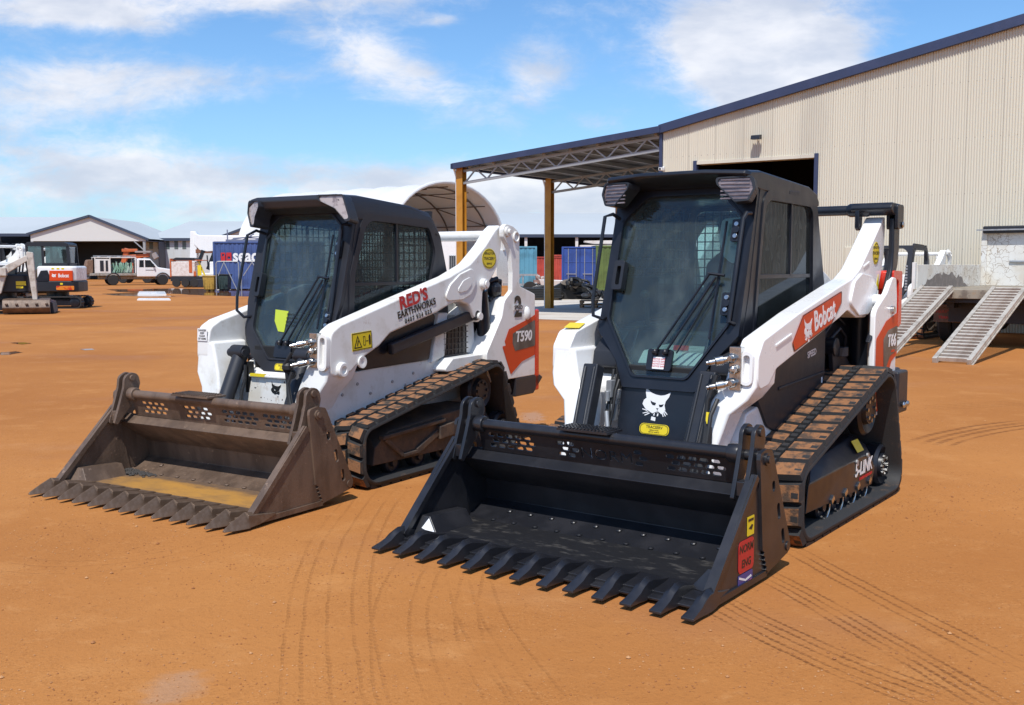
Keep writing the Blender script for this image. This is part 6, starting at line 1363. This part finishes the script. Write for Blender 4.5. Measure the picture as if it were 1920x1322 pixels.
ax = empty('axle_trailer', (at(988, 497, 52).x, 52, 0), R(5), label='bare boat trailer with one spoked wheel between the two loaders', cat='trailer'); m = MB(); m.bar((-1.0, 0, 1.02), (.55, 0, 1.02), .12, .1); m.bar((-.3, 0, 1.0), (-.75, 0, .3), .08, .08); m.bar((-1.2, 0, .55), (.9, 0, .50), .1, .12); m.bar((-.2, 0, .5), (-.2, 0, 1.05), .06, .06); m.build('frame', M['galv'], ax)
m = MB(); wheel(m, (.12, -.25, .36), .34, .2); m.build('wheel', [tyre, dusty_white], ax); m = MB(); m.box(-.9, .85, -.3, .5, .0, .32); m.box(.3, .7, -.35, .2, .32, .50); m.box(.95, 1.25, -.3, .2, 0, .5); m.build('plinth', dusty_white, ax, bevel=.02); m = MB(); m.box(.35, 1.0, -.25, .3, .6, .78); m.ball((.55, 0, .9), .14); m.ball((.8, 0, .85), .12); m.build('gear', mat('mixed_gear', (.26, .15, .13), .7, col2=(.5, .45, .4), scale=9), ax)

# the long sheds across the back of the yard
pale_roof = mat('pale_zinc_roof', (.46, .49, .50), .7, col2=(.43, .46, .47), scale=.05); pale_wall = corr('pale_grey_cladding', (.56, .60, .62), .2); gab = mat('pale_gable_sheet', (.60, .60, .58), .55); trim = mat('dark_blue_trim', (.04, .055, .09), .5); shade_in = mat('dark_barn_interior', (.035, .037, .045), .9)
def px2(px, y_, d): return at(px, y_, d)
def shed_block(name, px0, px1, d, eave_y, ridge_y, depth, label, cat='shed', cols=(), windows=(), wall=True, gable=None):
    z1 = at(960, eave_y, d).z; z2 = at(960, ridge_y, d + depth).z; x0, x1 = at(px0, 497, d).x, at(px1, 497, d).x
    s = empty(name, (0, d, 0), 0, label=label, cat=cat)
    m = MB(); m.add([(x0, -.3, z1), (x1, -.3, z1), (x1, depth, z2), (x0, depth, z2), (x0, -.3, z1 - .12), (x1, -.3, z1 - .12), (x1, depth, z2 - .12), (x0, depth, z2 - .12)], [(0, 1, 2, 3), (7, 6, 5, 4), (0, 4, 5, 1), (1, 5, 6, 2), (2, 6, 7, 3), (3, 7, 4, 0)]); m.build('roof', pale_roof, s, smooth=False)
    m = MB(); m.box(x0, x1, -.42, -.31, z1 - .28, z1 + .03); m.build('gutter', trim, s)
    m = MB(); m.box(x0, x1, depth - .2, depth, 0, z2 - .2); m.box(x0 + .02, x0 + .1, .1, depth, 0, z1 - .2); m.box(x1 - .1, x1 - .02, .1, depth, 0, z1 - .2)
    if wall: m.box(x0, x1, .0, .08, 0, z1 - .13)
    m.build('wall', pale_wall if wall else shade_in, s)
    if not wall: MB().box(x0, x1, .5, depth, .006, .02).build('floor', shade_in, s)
    for c_ in cols: xx = at(c_, 497, d).x; MB().box(xx - .14, xx + .14, -.2, .08, 0, z1 - .14).build('column', dusty_white, s)
    for (a, b_, t_, u_) in windows: xa, xb, za, zb_ = at(a, 497, d).x, at(b_, 497, d).x, at(960, u_, d).z, at(960, t_, d).z; MB().box(xa, xb, -.03, .0, za, zb_).build('window', mat('grey_green_window', (.10, .13, .13), .2), s)
    return s
win = [(281, 288, 449, 467), (297, 304, 449, 467), (312, 319, 449, 467), (328, 335, 449, 467), (343, 350, 449, 467), (359, 366, 449, 467), (374, 381, 449, 467), (390, 397, 449, 467)]
shed_block('long_shed', 272, 520, 112, 447, 415, 16, 'long pale shed with a row of narrow dark windows under its eaves', windows=win)
shed_block('long_shed', -140, 60, 110, 438.5, 407, 16, 'long pale roofed shed with open dark front at the far left edge', wall=False, cols=(-60,))
shed_block('long_shed', 780, 1290, 104, 440, 400, 18, 'long open fronted shed with pale roof and white columns behind the containers', wall=False, cols=(826, 986, 1081, 1176))
def gable(pa, pm, pb, ya, ym, yb, d, label, opening=True):
    A, B_, C_ = at(pa, ya, d), at(pm, ym, d), at(pb, yb, d); s = empty('gabled_shed', (0, d, 0), 0, label=label, cat='shed')
    zc = min(A.z, C_.z) - .25; m = MB(); m.add([(A.x, 0, A.z - .05), (B_.x, 0, B_.z), (C_.x, 0, C_.z - .05), (C_.x, 0, zc), (A.x, 0, zc), (A.x, .1, A.z - .05), (B_.x, .1, B_.z), (C_.x, .1, C_.z - .05), (C_.x, .1, zc), (A.x, .1, zc)], [(0, 1, 2, 3, 4), (9, 8, 7, 6, 5), (0, 5, 6, 1), (1, 6, 7, 2), (3, 8, 9, 4)]); m.build('gable_wall', gab, s, smooth=False)
    m = MB(); m.bar((A.x - .3, -.1, A.z - .1), (B_.x, -.1, B_.z + .05), .3, .24); m.bar((B_.x, -.1, B_.z + .05), (C_.x + .3, -.1, C_.z - .1), .3, .24); m.build('barge_trim', trim, s)
    m = MB(); m.add([(A.x, 0, A.z), (B_.x, 0, B_.z), (B_.x, 14, B_.z), (A.x, 14, A.z), (C_.x, 0, C_.z), (C_.x, 14, C_.z)], [(0, 1, 2, 3), (1, 4, 5, 2)]); m.build('roof', pale_roof, s, smooth=False)
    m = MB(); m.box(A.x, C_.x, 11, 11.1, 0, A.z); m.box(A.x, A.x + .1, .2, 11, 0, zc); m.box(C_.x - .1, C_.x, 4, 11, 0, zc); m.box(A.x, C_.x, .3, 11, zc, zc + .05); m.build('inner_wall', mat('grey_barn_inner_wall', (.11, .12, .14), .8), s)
    for xx in (A.x + .15, C_.x - .15): MB().box(xx - .12, xx + .12, -.05, .15, 0, zc).build('column', mat('grey_steel_column', (.30, .31, .32), .5), s)
    MB().bar((C_.x - 1.2, .05, zc), (C_.x - .1, .05, zc - 1.0), .1, .1).build('brace', M['galv'], s)
gable(57, 168, 273, 437.5, 406, 447.5, 106, 'pale gabled shed wing with dark open bay behind the mini excavator')
gable(410, 522, 634, 446, 405, 446, 105, 'pale gabled shed wing half hidden by the worked loader cab')
# fabric dome shelter
ds = empty('dome_shelter', (-4.27, 72, 0), math.atan2(.78, .62), label='white fabric arch shelter with exposed ribs behind the worked loader', cat='shelter')
HW, ZS, RISE, LEN = 5.85, 2.6, 4.55, 16.0
arch = lambda k, e=0: ((HW + e) * math.cos(PI * k / 24), ZS + (RISE + e) * math.sin(PI * k / 24) ** .92)
fab = mat('white_pvc_fabric', (.80, .80, .79), .5); t = NT(fab.node_tree); tl = t.node('ShaderNodeBsdfTranslucent', {'Color': (.80, .76, .68)}); mx = t.node('ShaderNodeMixShader', {0: .20})
t.l.new(t.n['Principled BSDF'].outputs[0], mx.inputs[1]); t.l.new(tl.outputs[0], mx.inputs[2]); t.l.new(mx.outputs[0], t.n['Material Output'].inputs[0]); m = MB(); secs = []
for j in range(25): y = LEN * j / 24; sag = .10 * abs(math.sin(PI * j / 4)); secs.append([(arch(k, -sag)[0], y, arch(k, -sag)[1]) for k in range(25)] + [(arch(k, -sag - .05)[0], y, arch(k, -sag - .05)[1]) for k in range(24, -1, -1)])
m.loft(secs); m.build('fabric_roof', fab, ds)
m = MB(); m.tube([(arch(k, .05)[0], 0, arch(k, .05)[1]) for k in range(25)], .13, 8); m.build('front_hem', fab, ds)
ribm = mat('dark_shelter_rib', (.12, .09, .07), .5); 
for y in (1.2, 5, 9, 13): m = MB(); m.tube([(arch(k, -.25)[0], y, arch(k, -.25)[1]) for k in range(25)], .06, 6); m.build('rib', ribm, ds)
m = MB()
for k in (3, 6, 9, 12, 15, 18, 21): a = arch(k, -.25); m.tube([(a[0], .2, a[1]), (a[0], LEN, a[1])], .04, 6)
for k in (3, 7, 12): a, b_ = arch(k, -.25), arch(k + 3, -.25); m.tube([(a[0], 1.2, a[1]), (b_[0], 5, b_[1])], .04, 6)
m.build('purlins', ribm, ds)
m = MB(); m.add([(arch(k, -.1)[0], LEN - .1, arch(k, -.1)[1]) for k in range(25)], [tuple(range(25))]); m.build('end_wall', mat('beige_fabric', (.62, .56, .49), .8), ds, smooth=False)
m = MB(); m.box(-HW - .8, -HW + .8, 0, LEN, 0, ZS); m.box(HW - .8, HW + .8, 0, LEN, 0, ZS); m.build('base_container', M['white'], ds, bevel=.02)
# site office
of = empty('site_office', (at(742, 497, 60).x, 60, 0), R(4), label='white cabin with barred window between worked loader and ochre post', cat='cabin'); m = MB(); m.box(0, 4.1, 0, 2.6, .25, 3.15); m.box(-.05, 4.15, -.05, 2.65, 3.15, 3.25); m.build('wall', M['white'], of, bevel=.02)
m = MB(); m.box(3.08, 3.62, -.03, 0, 1.15, 2.05); wn = m.build('window', mat('dark_office_glass', (.05, .06, .07), .15), of); m = MB()
for k in range(5): m.box(3.10 + k * .11, 3.125 + k * .11, -.06, -.035, 1.12, 2.08)
m.build('window_bars', M['galv'], wn); MB().box(0.1, 4.0, .2, 2.4, 0, .25).build('skid', M['dark'], of)
# flat white boards on the ground, roof sheets stacked in the shed
for (a, b_, c_, d_, lab) in ((258, 312, 548, 553.5, 'wide white board lying flat on the wet earth'), (257, 320, 561, 563.5, 'narrow white strip lying flat on the earth in front of the wide board')):
    bo = empty('ground_board', (0, 0, 0), label=lab, cat='board'); p = [gnd(a + 3, c_), gnd(b_ - 3, c_), gnd(b_, d_), gnd(a, d_)]; ce = sum(p, Vector()) / 4; bo.location = ce; m = MB(); m.prism([(q.x - ce.x, q.y - ce.y) for q in p], 'z', .0, .05); m.build('panel', M['white'], bo, smooth=False)
st2 = empty('stacked_hulls', (at(1132, 497, 92).x, 96, 0), 0, label='pale stacked boat hulls stored high under the open shed roof', cat='boat hulls'); m = MB()
for k, (x0_, z_) in enumerate(((-1.9, 3.05), (-1.5, 3.45))): m.loft([[(x0_, -1, z_ + .15), (x0_ + .8, -1, z_), (2, -1, z_), (2, -1, z_ + .32), (x0_, -1, z_ + .28)], [(x0_, .5, z_ + .15), (x0_ + .8, .5, z_), (2, .5, z_), (2, .5, z_ + .32), (x0_, .5, z_ + .28)]])
m.build('hull', dusty_white, st2, smooth=False); MB().box(-1.6, 1.9, -.8, .4, 2.6, 3.0).build('rack', M['dark'], st2)
for x in (-1.5, 1.8): MB().box(x - .08, x + .08, -.2, -.05, 0, 2.6).build('rack_post', M['dark'], st2)

# keep every tree at thing > part > sub-part: anything deeper hangs from the part above it (intermediate parts sit at identity)
def _depth(o):
    d = 0
    while o.parent: o = o.parent; d += 1
    return d
for o in sorted(list(COL.objects), key=_depth):
    while _depth(o) > 2: o.parent = o.parent.parent
